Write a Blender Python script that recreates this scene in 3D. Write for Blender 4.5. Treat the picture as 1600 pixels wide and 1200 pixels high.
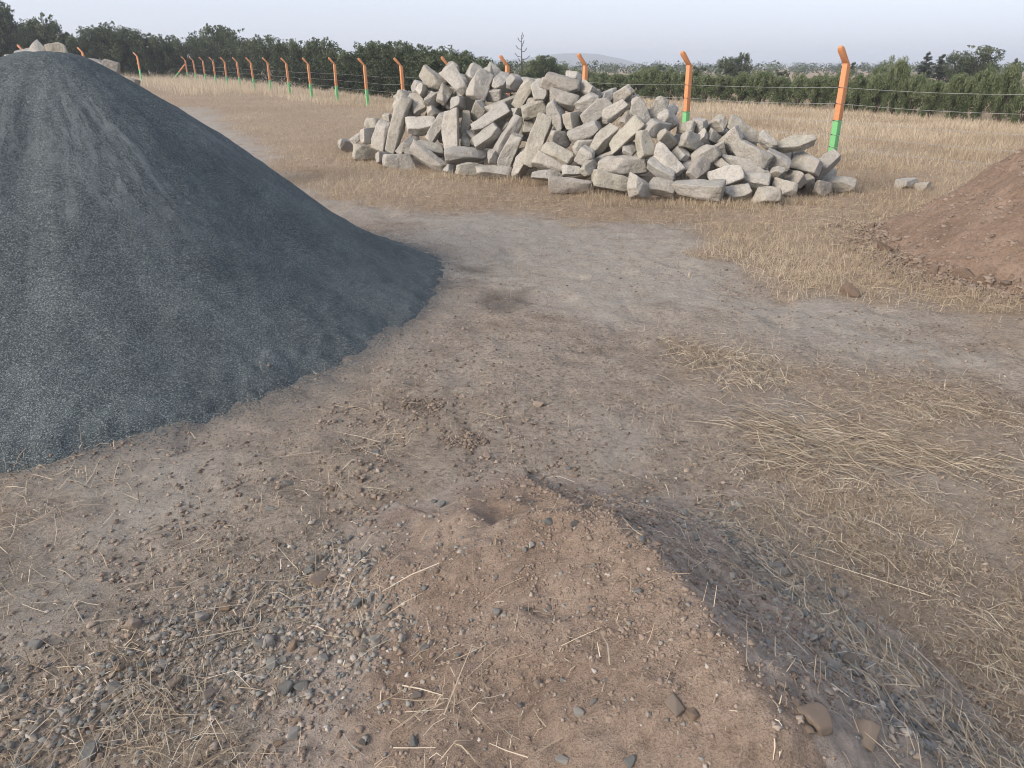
import bpy, math, random
import numpy as np
from mathutils import Vector, Matrix

for o in list(bpy.data.objects):
    bpy.data.objects.remove(o)
C = bpy.context.scene.collection
sc = bpy.context.scene
R = math.radians

# ------------------------------------------------------------------ camera
PITCH = 23.7
FPX = 1130.0            # focal length in pixels of the 1600 px wide photograph
EYE = 1.65
cam_d = bpy.data.cameras.new('camera')
cam_d.sensor_fit = 'HORIZONTAL'
cam_d.sensor_width = 36.0
cam_d.lens = 36.0 * FPX / 1600.0
cam_d.clip_start = 0.05
cam_d.clip_end = 9000.0
cam = bpy.data.objects.new('camera', cam_d)
cam.location = (0, 0, EYE)
cam.rotation_euler = (R(90 - PITCH), 0, 0)
C.objects.link(cam)
sc.camera = cam

# ------------------------------------------------------------------ light
SUN_EL, SUN_AZ = 26.0, 236.0     # azimuth clockwise from +Y (camera looks along +Y)
w = bpy.data.worlds.new('World')
sc.world = w
w.use_nodes = True
nt = w.node_tree
for n in list(nt.nodes):
    nt.nodes.remove(n)
sky = nt.nodes.new('ShaderNodeTexSky')
sky.sky_type = 'NISHITA'
sky.sun_disc = False
sky.sun_elevation = R(SUN_EL)
sky.sun_rotation = R(SUN_AZ)
sky.altitude = 1600
sky.air_density = 1.0
sky.dust_density = 7.0
sky.ozone_density = 1.5
bg = nt.nodes.new('ShaderNodeBackground')
bg.inputs['Strength'].default_value = 0.15
wo = nt.nodes.new('ShaderNodeOutputWorld')
hs = nt.nodes.new('ShaderNodeHueSaturation')
hs.inputs['Saturation'].default_value = 0.42
nt.links.new(sky.outputs[0], hs.inputs['Color'])
gm = nt.nodes.new('ShaderNodeGamma')
gm.inputs['Gamma'].default_value = 0.4
nt.links.new(hs.outputs[0], gm.inputs['Color'])
tn = nt.nodes.new('ShaderNodeMix')
tn.data_type = 'RGBA'
tn.blend_type = 'MULTIPLY'
tn.inputs[0].default_value = 1.0
SKY_K = 1.33
tn.inputs[7].default_value = (0.945 * SKY_K, 0.985 * SKY_K, 1.10 * SKY_K, 1)
nt.links.new(gm.outputs[0], tn.inputs[6])
nt.links.new(tn.outputs[2], bg.inputs[0])
nt.links.new(bg.outputs[0], wo.inputs[0])
sd = bpy.data.lights.new('sun', 'SUN')
sd.energy = 1.5
sd.angle = R(25)
sd.color = (1.0, 0.86, 0.70)
so = bpy.data.objects.new('sun', sd)
el, az = R(SUN_EL), R(SUN_AZ)
sdir = Vector((math.sin(az) * math.cos(el), math.cos(az) * math.cos(el), math.sin(el)))
so.rotation_euler = sdir.to_track_quat('Z', 'Y').to_euler()
so.location = (-10, -10, 12)
C.objects.link(so)
sc.view_settings.view_transform = 'Standard'
sc.view_settings.look = 'None'
sc.view_settings.gamma = 1.0
sc.view_settings.exposure = 1.45
sc.view_settings.use_curve_mapping = False
sc.cycles.use_denoising = True
sc.cycles.denoising_prefilter = 'ACCURATE'
sc.cycles.denoising_input_passes = 'RGB_ALBEDO_NORMAL'
sc.cycles.pixel_filter_type = 'BLACKMAN_HARRIS'
sc.cycles.filter_width = 1.0
sc.cycles.max_bounces = 6
sc.cycles.diffuse_bounces = 3
sc.cycles.volume_bounces = 1
sc.cycles.transparent_max_bounces = 8

# ------------------------------------------------------------------ helpers
rng = np.random.default_rng(7)
random.seed(7)
CP, SP = math.cos(R(PITCH)), math.sin(R(PITCH))


def ray(px, py):
    cx, cy = (px - 800) / FPX, -(py - 600) / FPX
    return np.array([cx, CP + cy * SP, -SP + cy * CP])


def gnd(px, py, z=0.0):
    d = ray(px, py)
    t = (z - EYE) / d[2]
    return float(d[0] * t), float(d[1] * t)


def at_y(px, py, y):
    d = ray(px, py)
    t = y / d[1]
    return float(d[0] * t), y, EYE + float(d[2] * t)


def to_px(P):
    P = np.asarray(P, float)
    x, y, z = P[..., 0], P[..., 1], P[..., 2] - EYE
    depth = y * CP - z * SP
    up = y * SP + z * CP
    depth = np.where(np.abs(depth) < 1e-6, 1e-6, depth)
    return 800 + FPX * x / depth, 600 - FPX * up / depth, depth


def _hash(ix, iy, iz, seed):
    h = (ix.astype(np.int64) * 374761393 + iy.astype(np.int64) * 668265263 + iz.astype(np.int64) * 1274126177 + seed * 974711) & 0xFFFFFFFF
    h = ((h ^ (h >> 13)) * 1274126177) & 0xFFFFFFFF
    h = (h ^ (h >> 16)) & 0xFFFFFFFF
    h = (h * 2246822519) & 0xFFFFFFFF
    h = h ^ (h >> 15)
    return (h & 0xFFFFFF) / float(0xFFFFFF) * 2 - 1


def vnoise(P, seed=0):
    P = np.asarray(P, float)
    i = np.floor(P)
    f = P - i
    f = f * f * (3 - 2 * f)
    ix, iy, iz = i[:, 0], i[:, 1], i[:, 2]
    out = 0
    for dx in (0, 1):
        wx = f[:, 0] if dx else 1 - f[:, 0]
        for dy in (0, 1):
            wy = f[:, 1] if dy else 1 - f[:, 1]
            for dz in (0, 1):
                wz = f[:, 2] if dz else 1 - f[:, 2]
                out = out + wx * wy * wz * _hash(ix + dx, iy + dy, iz + dz, seed)
    return out


def fbm2(x, y, scale, octaves=3, seed=0):
    x = np.asarray(x, float).ravel()
    y = np.asarray(y, float).ravel()
    P = np.stack([x * scale, y * scale, np.zeros_like(x)], 1)
    a, s, tot = 1.0, 0, 0
    for o in range(octaves):
        s = s + a * vnoise(P, seed + o * 17)
        tot += a
        a *= 0.5
        P = P * 2.03
    return s / tot


def fbm3(P, octaves=3, seed=0):
    a, s, tot = 1.0, 0, 0
    P = np.array(P, float)
    for o in range(octaves):
        s = s + a * vnoise(P, seed + o * 17)
        tot += a
        a *= 0.5
        P = P * 2.03
    return s / tot


def sstep(a, b, x):
    t = np.clip((np.asarray(x, float) - a) / (b - a), 0, 1)
    return t * t * (3 - 2 * t)


def make_mesh(name, V, F, mat=None, smooth=False, attrs=None, mat_idx=None):
    V = np.ascontiguousarray(V, np.float32)
    F = np.ascontiguousarray(F, np.int32)
    me = bpy.data.meshes.new(name)
    n, k = F.shape
    me.vertices.add(len(V))
    me.vertices.foreach_set('co', V.ravel())
    me.loops.add(n * k)
    me.loops.foreach_set('vertex_index', F.ravel())
    me.polygons.add(n)
    me.polygons.foreach_set('loop_start', np.arange(0, n * k, k, dtype=np.int32))
    me.polygons.foreach_set('loop_total', np.full(n, k, np.int32))
    if smooth:
        me.polygons.foreach_set('use_smooth', np.ones(n, bool))
    for m in (mat if isinstance(mat, (list, tuple)) else [mat] if mat else []):
        me.materials.append(m)
    if mat_idx is not None:
        me.polygons.foreach_set('material_index', np.ascontiguousarray(mat_idx, np.int32))
    me.update(calc_edges=True)
    for an, av in (attrs or {}).items():
        a = me.attributes.new(an, 'FLOAT', 'POINT')
        a.data.foreach_set('value', np.ascontiguousarray(av, np.float32))
    return me


def link(name, me, parent=None, loc=None, rot=None, scale=None):
    o = bpy.data.objects.new(name, me)
    C.objects.link(o)
    if parent is not None:
        o.parent = parent
    if loc is not None:
        o.location = loc
    if rot is not None:
        o.rotation_euler = rot
    if scale is not None:
        o.scale = scale
    return o


def tag(o, label=None, cat=None, group=None, kind=None):
    if label:
        o['label'] = label
    if cat:
        o['category'] = cat
    if group:
        o['group'] = group
    if kind:
        o['kind'] = kind
    return o


def empty(name, loc=(0, 0, 0), rz=0.0):
    o = bpy.data.objects.new(name, None)
    o.empty_display_size = 0.2
    o.location = loc
    o.rotation_euler = (0, 0, rz)
    C.objects.link(o)
    return o


def ico(sub):
    t = (1 + 5 ** 0.5) / 2
    V = [(-1, t, 0), (1, t, 0), (-1, -t, 0), (1, -t, 0), (0, -1, t), (0, 1, t), (0, -1, -t), (0, 1, -t), (t, 0, -1), (t, 0, 1), (-t, 0, -1), (-t, 0, 1)]
    F = [(0, 11, 5), (0, 5, 1), (0, 1, 7), (0, 7, 10), (0, 10, 11), (1, 5, 9), (5, 11, 4), (11, 10, 2), (10, 7, 6), (7, 1, 8), (3, 9, 4), (3, 4, 2), (3, 2, 6), (3, 6, 8), (3, 8, 9), (4, 9, 5), (2, 4, 11), (6, 2, 10), (8, 6, 7), (9, 8, 1)]
    V = [np.array(v, float) / np.linalg.norm(v) for v in V]
    for _ in range(sub):
        cache, nF = {}, []

        def mid(a, b):
            k = (min(a, b), max(a, b))
            if k not in cache:
                m = V[a] + V[b]
                V.append(m / np.linalg.norm(m))
                cache[k] = len(V) - 1
            return cache[k]
        for a, b, c in F:
            ab, bc, ca = mid(a, b), mid(b, c), mid(c, a)
            nF += [(a, ab, ca), (b, bc, ab), (c, ca, bc), (ab, bc, ca)]
        F = nF
    return np.array(V), np.array(F, np.int32)


ICO = {k: ico(k) for k in (1, 2, 3, 4)}


def tube(pts, radii, sides=6):
    """verts, quads of a tapered tube through pts"""
    pts = np.asarray(pts, float)
    n = len(pts)
    V, F = [], []
    for i in range(n):
        d = pts[min(i + 1, n - 1)] - pts[max(i - 1, 0)]
        d /= np.linalg.norm(d) + 1e-9
        a = np.cross(d, (0.31, 0.92, 0.2))
        a /= np.linalg.norm(a) + 1e-9
        b = np.cross(d, a)
        for s in range(sides):
            th = 2 * math.pi * s / sides
            V.append(pts[i] + radii[i] * (a * math.cos(th) + b * math.sin(th)))
    for i in range(n - 1):
        for s in range(sides):
            t = (s + 1) % sides
            F.append((i * sides + s, i * sides + t, (i + 1) * sides + t, (i + 1) * sides + s))
    return np.array(V), np.array(F, np.int32)


def join(parts):
    Vs, Fs, off = [], [], 0
    for V, F in parts:
        Vs.append(V)
        Fs.append(F + off)
        off += len(V)
    return np.concatenate(Vs), np.concatenate(Fs)


# ------------------------------------------------------------------ materials
def new_mat(name, rough=0.95, spec=0.15):
    m = bpy.data.materials.new(name)
    m.use_nodes = True
    t = m.node_tree
    b = t.nodes['Principled BSDF']
    b.inputs['Roughness'].default_value = rough
    b.inputs['Specular IOR Level'].default_value = spec
    return m, t, b


def N(t, kind, **kw):
    n = t.nodes.new(kind)
    for k, v in kw.items():
        if k in n.inputs:
            n.inputs[k].default_value = v
        else:
            setattr(n, k, v)
    return n


def noise(t, vec, scale, detail=4, rough=0.6):
    n = N(t, 'ShaderNodeTexNoise')
    n.inputs['Scale'].default_value = scale
    n.inputs['Detail'].default_value = detail
    n.inputs['Roughness'].default_value = rough
    t.links.new(vec, n.inputs['Vector'])
    return n.outputs['Fac']


def ramp(t, fac, stops, interp='LINEAR'):
    n = N(t, 'ShaderNodeValToRGB')
    cr = n.color_ramp
    cr.interpolation = interp
    while len(cr.elements) > len(stops):
        cr.elements.remove(cr.elements[-1])
    while len(cr.elements) < len(stops):
        cr.elements.new(0.5)
    for e, (p, c) in zip(cr.elements, stops):
        e.position = p
        e.color = (*c, 1) if len(c) == 3 else c
    t.links.new(fac, n.inputs['Fac'])
    return n.outputs['Color']


def mix(t, fac, a, b, mode='MIX'):
    n = N(t, 'ShaderNodeMix', data_type='RGBA', blend_type=mode)
    for sock, v in ((0, fac), (6, a), (7, b)):
        if hasattr(v, 'is_output'):
            t.links.new(v, n.inputs[sock])
        elif sock == 0:
            n.inputs[0].default_value = v
        else:
            n.inputs[sock].default_value = (*v, 1)
    return n.outputs[2]


def mth(t, op, a, b=None, clamp=False):
    n = N(t, 'ShaderNodeMath', operation=op)
    n.use_clamp = clamp
    for i, v in enumerate((a, b)):
        if v is None:
            continue
        if hasattr(v, 'is_output'):
            t.links.new(v, n.inputs[i])
        else:
            n.inputs[i].default_value = v
    return n.outputs[0]


def attr(t, name):
    n = N(t, 'ShaderNodeAttribute')
    n.attribute_name = name
    return n.outputs['Fac']


def bump(t, b, height, strength, dist, prev=None):
    n = N(t, 'ShaderNodeBump')
    n.inputs['Strength'].default_value = strength
    n.inputs['Distance'].default_value = dist
    t.links.new(height, n.inputs['Height'])
    if prev is not None:
        t.links.new(prev, n.inputs['Normal'])
    t.links.new(n.outputs[0], b.inputs['Normal'])
    return n.outputs[0]


def coords(t):
    return N(t, 'ShaderNodeTexCoord').outputs['Object']


def mat_ground():
    m, t, b = new_mat('ground', 1.0, 0.05)
    v = coords(t)
    big = noise(t, v, 0.9, 5)
    midn = noise(t, v, 5.0, 6, 0.65)
    fine = noise(t, v, 42.0, 6, 0.7)
    grit = noise(t, v, 210.0, 3, 0.7)
    soil = ramp(t, midn, [(0.28, (0.232, 0.187, 0.149)), (0.5, (0.340, 0.287, 0.236)), (0.74, (0.42, 0.366, 0.310))])
    soil = mix(t, ramp(t, big, [(0.4, (0, 0, 0)), (0.62, (1, 1, 1))]), soil, (0.365, 0.320, 0.274))
    soil = mix(t, 0.75, soil, ramp(t, fine, [(0.33, (0.28, 0.265, 0.25)), (0.46, (0.93, 0.93, 0.93)), (0.68, (1.32, 1.30, 1.28))]), 'MULTIPLY')
    soil = mix(t, 0.7, soil, ramp(t, grit, [(0.34, (0.4, 0.39, 0.38)), (0.5, (1, 1, 1)), (0.66, (1.5, 1.48, 1.46))]), 'MULTIPLY')
    # crushed stone dust spilled round the toe of the dark heap
    sp = mth(t, 'MULTIPLY', attr(t, 'spill'), ramp(t, fine, [(0.38, (0.0,) * 3), (0.62, (1,) * 3)]), True)
    soil = mix(t, sp, soil, (0.12, 0.135, 0.142))
    # grey dust
    grey = mix(t, 0.5, (0.42, 0.385, 0.338), ramp(t, fine, [(0.3, (0.6, 0.6, 0.6)), (0.7, (1.2, 1.2, 1.2))]), 'MULTIPLY')
    gf = mth(t, 'MULTIPLY', attr(t, 'grey'), ramp(t, midn, [(0.33, (0.35,) * 3), (0.58, (1,) * 3)]), True)
    col = mix(t, gf, soil, grey)
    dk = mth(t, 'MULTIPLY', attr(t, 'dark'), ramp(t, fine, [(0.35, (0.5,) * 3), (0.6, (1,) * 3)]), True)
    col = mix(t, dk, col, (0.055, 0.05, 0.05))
    # mat of dry chaff
    mp = N(t, 'ShaderNodeMapping')
    mp.inputs['Scale'].default_value = (1.0, 3.2, 1.0)
    t.links.new(v, mp.inputs['Vector'])
    st = noise(t, mp.outputs[0], 16.0, 6, 0.75)
    chaff = ramp(t, st, [(0.30, (0.19, 0.138, 0.098)), (0.48, (0.34, 0.262, 0.19)), (0.66, (0.47, 0.38, 0.288))])
    sf = mth(t, 'MULTIPLY', attr(t, 'straw'), ramp(t, midn, [(0.30, (0.45,) * 3), (0.5, (1,) * 3)]), True)
    col = mix(t, sf, col, chaff)
    t.links.new(col, b.inputs['Base Color'])
    n1 = bump(t, b, midn, 0.8, 0.05)
    n2 = bump(t, b, fine, 1.0, 0.022, n1)
    bump(t, b, grit, 0.9, 0.005, n2)
    return m


def mat_soil(name, dark, mid_, light, streak=False):
    m, t, b = new_mat(name, 1.0, 0.05)
    v = coords(t)
    a = noise(t, v, 3.0, 6, 0.6)
    f = noise(t, v, 34.0, 6, 0.7)
    g = noise(t, v, 190.0, 3, 0.7)
    col = ramp(t, a, [(0.3, dark), (0.5, mid_), (0.7, light)])
    col = mix(t, 0.65, col, ramp(t, f, [(0.3, (0.5, 0.48, 0.46)), (0.52, (1, 1, 1)), (0.72, (1.22, 1.2, 1.18))]), 'MULTIPLY')
    col = mix(t, 0.6, col, ramp(t, g, [(0.32, (0.55,) * 3), (0.5, (1,) * 3), (0.7, (1.35,) * 3)]), 'MULTIPLY')
    col = mix(t, mth(t, 'MULTIPLY', attr(t, 'grey'), 1.0, True), col, mix(t, 0.7, (0.40, 0.345, 0.30), ramp(t, f, [(0.3, (0.5,) * 3), (0.7, (1.3,) * 3)]), 'MULTIPLY'))
    t.links.new(col, b.inputs['Base Color'])
    n1 = bump(t, b, f, 1.0, 0.02)
    bump(t, b, g, 0.9, 0.005, n1)
    return m


def mat_dust():
    m, t, b = new_mat('quarry_dust', 0.9, 0.2)
    v = coords(t)
    vo = N(t, 'ShaderNodeTexVoronoi')
    vo.inputs['Scale'].default_value = 230.0
    t.links.new(v, vo.inputs['Vector'])
    sep = N(t, 'ShaderNodeSeparateColor')
    t.links.new(vo.outputs['Color'], sep.inputs[0])
    grain = ramp(t, sep.outputs[0], [(0.0, (0.032, 0.041, 0.045)), (0.45, (0.076, 0.094, 0.101)), (0.8, (0.125, 0.149, 0.157)), (0.97, (0.25, 0.28, 0.288))])
    clump = noise(t, v, 2.2, 5, 0.6)
    grain = mix(t, 0.9, grain, ramp(t, clump, [(0.3, (0.80, 0.80, 0.80)), (0.5, (1.05, 1.05, 1.04)), (0.7, (1.32, 1.30, 1.26))]), 'MULTIPLY')
    # fine pale dust left in runs down the slope
    uv = N(t, 'ShaderNodeCombineXYZ')
    t.links.new(mth(t, 'MULTIPLY', attr(t, 'turn'), 9.0), uv.inputs[0])
    t.links.new(mth(t, 'MULTIPLY', attr(t, 'run'), 1.5), uv.inputs[1])
    s1 = noise(t, uv.outputs[0], 2.0, 5, 0.65)
    brk = noise(t, v, 9.0, 5, 0.7)
    sf = mth(t, 'MULTIPLY', ramp(t, s1, [(0.47, (0,) * 3), (0.58, (1,) * 3)]), attr(t, 'dusty'), True)
    sf = mth(t, 'MULTIPLY', sf, ramp(t, brk, [(0.35, (0.25,) * 3), (0.6, (1,) * 3)]), True)
    gr = noise(t, v, 160.0, 2, 0.6)
    pale = ramp(t, gr, [(0.3, (0.17, 0.193, 0.20)), (0.7, (0.27, 0.295, 0.30))])
    col = mix(t, mth(t, 'MULTIPLY', sf, 0.58), grain, pale)
    t.links.new(col, b.inputs['Base Color'])
    n1 = bump(t, b, vo.outputs['Distance'], 0.8, 0.006)
    bump(t, b, noise(t, v, 22.0, 5, 0.7), 0.35, 0.012, n1)
    return m


def mat_stone(name='stone', cols=None, scale=1.0, rb=0.16, bumpd=0.012):
    m, t, b = new_mat(name, 0.95, 0.15)
    v = coords(t)
    rnd = N(t, 'ShaderNodeObjectInfo').outputs['Random']
    off = N(t, 'ShaderNodeVectorMath', operation='ADD')
    t.links.new(v, off.inputs[0])
    cx = N(t, 'ShaderNodeCombineXYZ')
    t.links.new(mth(t, 'MULTIPLY', rnd, 37.0), cx.inputs[0])
    t.links.new(cx.outputs[0], off.inputs[1])
    v = off.outputs[0]
    base = ramp(t, rnd, cols or [(0.0, (0.40, 0.378, 0.34)), (0.3, (0.47, 0.452, 0.415)), (0.55, (0.36, 0.35, 0.33)), (0.8, (0.42, 0.40, 0.345)), (1.0, (0.34, 0.315, 0.285))])
    a = noise(t, v, 5.0 * scale, 6, 0.65)
    f = noise(t, v, 38.0 * scale, 6, 0.7)
    p = noise(t, v, 130.0 * scale, 3, 0.6)
    col = mix(t, 0.8, base, ramp(t, a, [(0.28, (0.72, 0.68, 0.62)), (0.5, (1, 1, 1)), (0.72, (1.14, 1.13, 1.12))]), 'MULTIPLY')
    col = mix(t, 0.7, col, ramp(t, f, [(0.3, (0.62, 0.6, 0.57)), (0.5, (1, 1, 1)), (0.75, (1.15,) * 3)]), 'MULTIPLY')
    col = mix(t, 0.6, col, ramp(t, p, [(0.3, (0.6,) * 3), (0.48, (1,) * 3), (0.72, (1.2,) * 3)]), 'MULTIPLY')
    t.links.new(col, b.inputs['Base Color'])
    n1 = bump(t, b, a, 0.7, 3.0 * bumpd)
    n2 = bump(t, b, f, 1.0, 1.3 * bumpd, n1)
    bump(t, b, p, 0.5, bumpd * 0.3, n2)
    return m


def mat_tint(name, stops, rough=0.85, trans=0.0):
    """colour by the per-blade / per-leaf attribute 'tint'"""
    m, t, b = new_mat(name, rough, 0.2)
    col = ramp(t, attr(t, 'tint'), stops)
    t.links.new(col, b.inputs['Base Color'])
    if trans:
        tr = N(t, 'ShaderNodeBsdfTranslucent')
        t.links.new(col, tr.inputs['Color'])
        ms = N(t, 'ShaderNodeMixShader')
        ms.inputs[0].default_value = trans
        out = t.nodes['Material Output']
        t.links.new(b.outputs[0], ms.inputs[1])
        t.links.new(tr.outputs[0], ms.inputs[2])
        t.links.new(ms.outputs[0], out.inputs['Surface'])
    return m


def mat_paint(name, col, worn):
    m, t, b = new_mat(name, 0.7, 0.3)
    v = coords(t)
    a = noise(t, v, 14.0, 6, 0.7)
    c = mix(t, ramp(t, a, [(0.54, (0,) * 3), (0.70, (0.75,) * 3)]), col, worn)
    c = mix(t, 0.5, c, ramp(t, noise(t, v, 60.0, 4), [(0.3, (0.75,) * 3), (0.6, (1.05,) * 3)]), 'MULTIPLY')
    t.links.new(c, b.inputs['Base Color'])
    bump(t, b, noise(t, v, 45.0, 5), 0.4, 0.004)
    return m


def mat_plain(name, col, rough=0.9, scale=20.0, metal=0.0):
    m, t, b = new_mat(name, rough, 0.2)
    v = coords(t)
    c = mix(t, 0.7, col, ramp(t, noise(t, v, scale, 6, 0.7), [(0.3, (0.6,) * 3), (0.7, (1.2,) * 3)]), 'MULTIPLY')
    t.links.new(c, b.inputs['Base Color'])
    b.inputs['Metallic'].default_value = metal
    return m


M_GROUND = mat_ground()
M_MOUND = mat_soil('mound_soil', (0.225, 0.168, 0.130), (0.305, 0.236, 0.187), (0.36, 0.288, 0.234))
M_SOIL = mat_soil('heap_soil', (0.20, 0.145, 0.108), (0.27, 0.197, 0.15), (0.32, 0.24, 0.187))
M_DUST = mat_dust()
M_STONE = mat_stone()
M_PEB = mat_stone('pebble', [(0.0, (0.19, 0.195, 0.19)), (0.3, (0.30, 0.295, 0.278)), (0.5, (0.34, 0.315, 0.28)), (0.7, (0.23, 0.235, 0.228)), (0.85, (0.34, 0.255, 0.19)), (1.0, (0.46, 0.435, 0.40))], 6.0, bumpd=0.002)
M_CLOD = mat_stone('clod', [(0.0, (0.24, 0.172, 0.128)), (0.5, (0.29, 0.215, 0.165)), (1.0, (0.23, 0.175, 0.14))], 3.0, bumpd=0.006)
STRAW_STOPS = [(0.0, (0.17, 0.125, 0.088)), (0.3, (0.31, 0.245, 0.175)), (0.65, (0.46, 0.385, 0.285)), (1.0, (0.62, 0.55, 0.44))]
M_STRAW = mat_tint('straw', STRAW_STOPS)
M_GRASS = mat_tint('dry_grass', [(0.0, (0.26, 0.195, 0.135)), (0.4, (0.445, 0.36, 0.258)), (0.75, (0.605, 0.51, 0.38)), (1.0, (0.70, 0.615, 0.48))], trans=0.25)
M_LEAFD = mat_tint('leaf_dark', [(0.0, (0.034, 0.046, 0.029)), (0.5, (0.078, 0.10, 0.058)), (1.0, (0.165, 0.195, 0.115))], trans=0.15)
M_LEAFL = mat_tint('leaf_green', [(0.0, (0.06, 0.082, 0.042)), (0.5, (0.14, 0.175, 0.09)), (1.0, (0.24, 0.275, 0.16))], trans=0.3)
M_LEAFP = mat_tint('needle', [(0.0, (0.026, 0.036, 0.03)), (1.0, (0.075, 0.092, 0.07))], trans=0.1)
M_BARK = mat_plain('bark', (0.075, 0.062, 0.052), 0.95, 30)
M_ORANGE = mat_paint('orange_paint', (0.61, 0.275, 0.13), (0.52, 0.34, 0.22))
M_GREEN = mat_paint('green_paint', (0.17, 0.47, 0.20), (0.27, 0.42, 0.26))
M_WIRE = mat_plain('galvanised_wire', (0.42, 0.43, 0.43), 0.5, 40, 0.3)
M_TIE = mat_plain('rusty_tie', (0.06, 0.05, 0.045), 0.8, 40)
M_HILL = mat_plain('hill', (0.07, 0.09, 0.06), 1.0, 0.02)
M_CHIP = mat_tint('chip', [(0.0, (0.14, 0.145, 0.14)), (0.35, (0.26, 0.255, 0.238)), (0.65, (0.32, 0.265, 0.215)), (1.0, (0.48, 0.45, 0.41))])
M_CRUMB = mat_tint('crumb', [(0.0, (0.14, 0.11, 0.088)), (0.5, (0.265, 0.207, 0.166)), (1.0, (0.37, 0.315, 0.265))])
M_DCHIP = mat_tint('dust_chip', [(0.0, (0.05, 0.062, 0.07)), (0.6, (0.11, 0.13, 0.14)), (1.0, (0.28, 0.30, 0.31))])


# ------------------------------------------------------------------ zones (drawn on the ground)
def zone(pts):
    return np.array([gnd(*p) for p in pts])


def inside(poly, x, y):
    x = np.asarray(x, float)
    y = np.asarray(y, float)
    c = np.zeros(x.shape, bool)
    j = len(poly) - 1
    for i in range(len(poly)):
        xi, yi = poly[i]
        xj, yj = poly[j]
        with np.errstate(divide='ignore', invalid='ignore'):
            hit = ((yi > y) != (yj > y)) & (x < (xj - xi) * (y - yi) / (yj - yi + 1e-12) + xi)
        c ^= hit
        j = i
    return c


def soft(poly, x, y, wid=0.15, seed=3, n=5):
    """0..1 membership with a ragged, soft edge"""
    x = np.asarray(x, float)
    y = np.asarray(y, float)
    r = np.random.default_rng(seed)
    jx = fbm2(x, y, 1.6, 4, seed) * wid * 2.2
    jy = fbm2(x, y, 1.6, 4, seed + 50) * wid * 2.2
    acc = 0
    for k in range(n):
        a = 2 * math.pi * k / n
        acc = acc + inside(poly, x + jx + math.cos(a) * wid * 0.7, y + jy + math.sin(a) * wid * 0.7)
    return acc / n


_near = [(330, 175), (400, 225), (470, 290), (560, 318), (660, 322), (760, 322), (900, 345), (1050, 348), (1120, 380), (1140, 432), (1300, 468), (1450, 488), (1600, 522), (1900, 575)]
FIELD = np.concatenate([zone(_near), np.array([[9, 5.2], [60, 20], [60, 140], [-80, 140], [-80, 30]])])
Z_ROW = zone([(1190, 555), (1330, 572), (1600, 632), (1800, 680), (1800, 760), (1600, 722), (1400, 685), (1280, 642)])
Z_PATCH = zone([(1035, 520), (1180, 548), (1240, 612), (1170, 628), (1070, 592)])
Z_RIGHT = zone([(1190, 735), (1350, 700), (1600, 745), (1800, 790), (1900, 1400), (1500, 1400), (1420, 1160), (1270, 980), (1160, 850)])
Z_LOWL = zone([(60, 1080), (240, 1020), (400, 1050), (430, 1150), (400, 1350), (-60, 1350)])
Z_LOWB = zone([(620, 1130), (820, 1110), (860, 1350), (600, 1350)])
Z_MIDL = zone([(560, 610), (700, 640), (650, 760), (560, 860), (470, 800), (400, 720)])
Z_LEFT = zone([(-60, 760), (200, 730), (330, 790), (300, 900), (100, 960), (-60, 960)])
Z_R2 = zone([(1150, 640), (1300, 660), (1600, 730), (1600, 745), (1350, 720), (1180, 740)])
G_LEFT = zone([(-60, 1075), (150, 1040), (260, 970), (420, 925), (540, 850), (620, 890), (650, 990), (600, 1060), (420, 1100), (300, 1110), (130, 1200), (-60, 1290)])
G_RIGHT = zone([(1090, 810), (1190, 830), (1280, 930), (1460, 1110), (1600, 1210), (1560, 1300), (1380, 1300), (1290, 1130), (1200, 960)])
GREYS = [zone(p) for p in ([(620, 340), (760, 335), (1080, 365), (1130, 445), (1350, 490), (1650, 560), (1650, 620), (1330, 560), (1050, 500), (880, 480), (700, 440)],
                           [(1250, 640), (1650, 740), (1650, 800), (1300, 720)],
                           [(980, 655), (1040, 665), (1050, 720), (1000, 740), (985, 690)], [(890, 640), (940, 645), (930, 670), (895, 665)],
                           [(-50, 760), (260, 700), (350, 760), (200, 880), (-50, 920)],
                           [(240, 160), (330, 170), (440, 250), (620, 335), (500, 320), (380, 250)])]
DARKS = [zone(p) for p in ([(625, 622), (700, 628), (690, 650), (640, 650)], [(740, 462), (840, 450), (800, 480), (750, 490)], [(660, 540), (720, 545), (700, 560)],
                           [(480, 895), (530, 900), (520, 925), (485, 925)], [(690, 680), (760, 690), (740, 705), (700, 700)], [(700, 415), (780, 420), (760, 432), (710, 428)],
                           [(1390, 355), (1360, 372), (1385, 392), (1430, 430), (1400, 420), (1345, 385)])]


# ------------------------------------------------------------------ terrain heights
def ground_z(x, y):
    x = np.asarray(x, float).ravel()
    y = np.asarray(y, float).ravel()
    rise = 0.012 * np.maximum(0, -x - 4) ** 1.15 * sstep(12, 32, y)
    rise = np.minimum(rise, 0.75)
    far = 1 - sstep(18, 60, np.hypot(x, y))
    lump = 0.030 * fbm2(x, y, 1.1, 3, 11) + 0.017 * fbm2(x, y, 4.5, 3, 12) + 0.006 * fbm2(x, y, 17, 2, 13)
    dent = np.minimum(0, fbm2(x, y, 2.6, 2, 14) + 0.28) * 0.075
    crust = np.abs(fbm2(x, y, 7.5, 2, 15)) * 0.016
    return rise + (lump + dent + crust) * far


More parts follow.
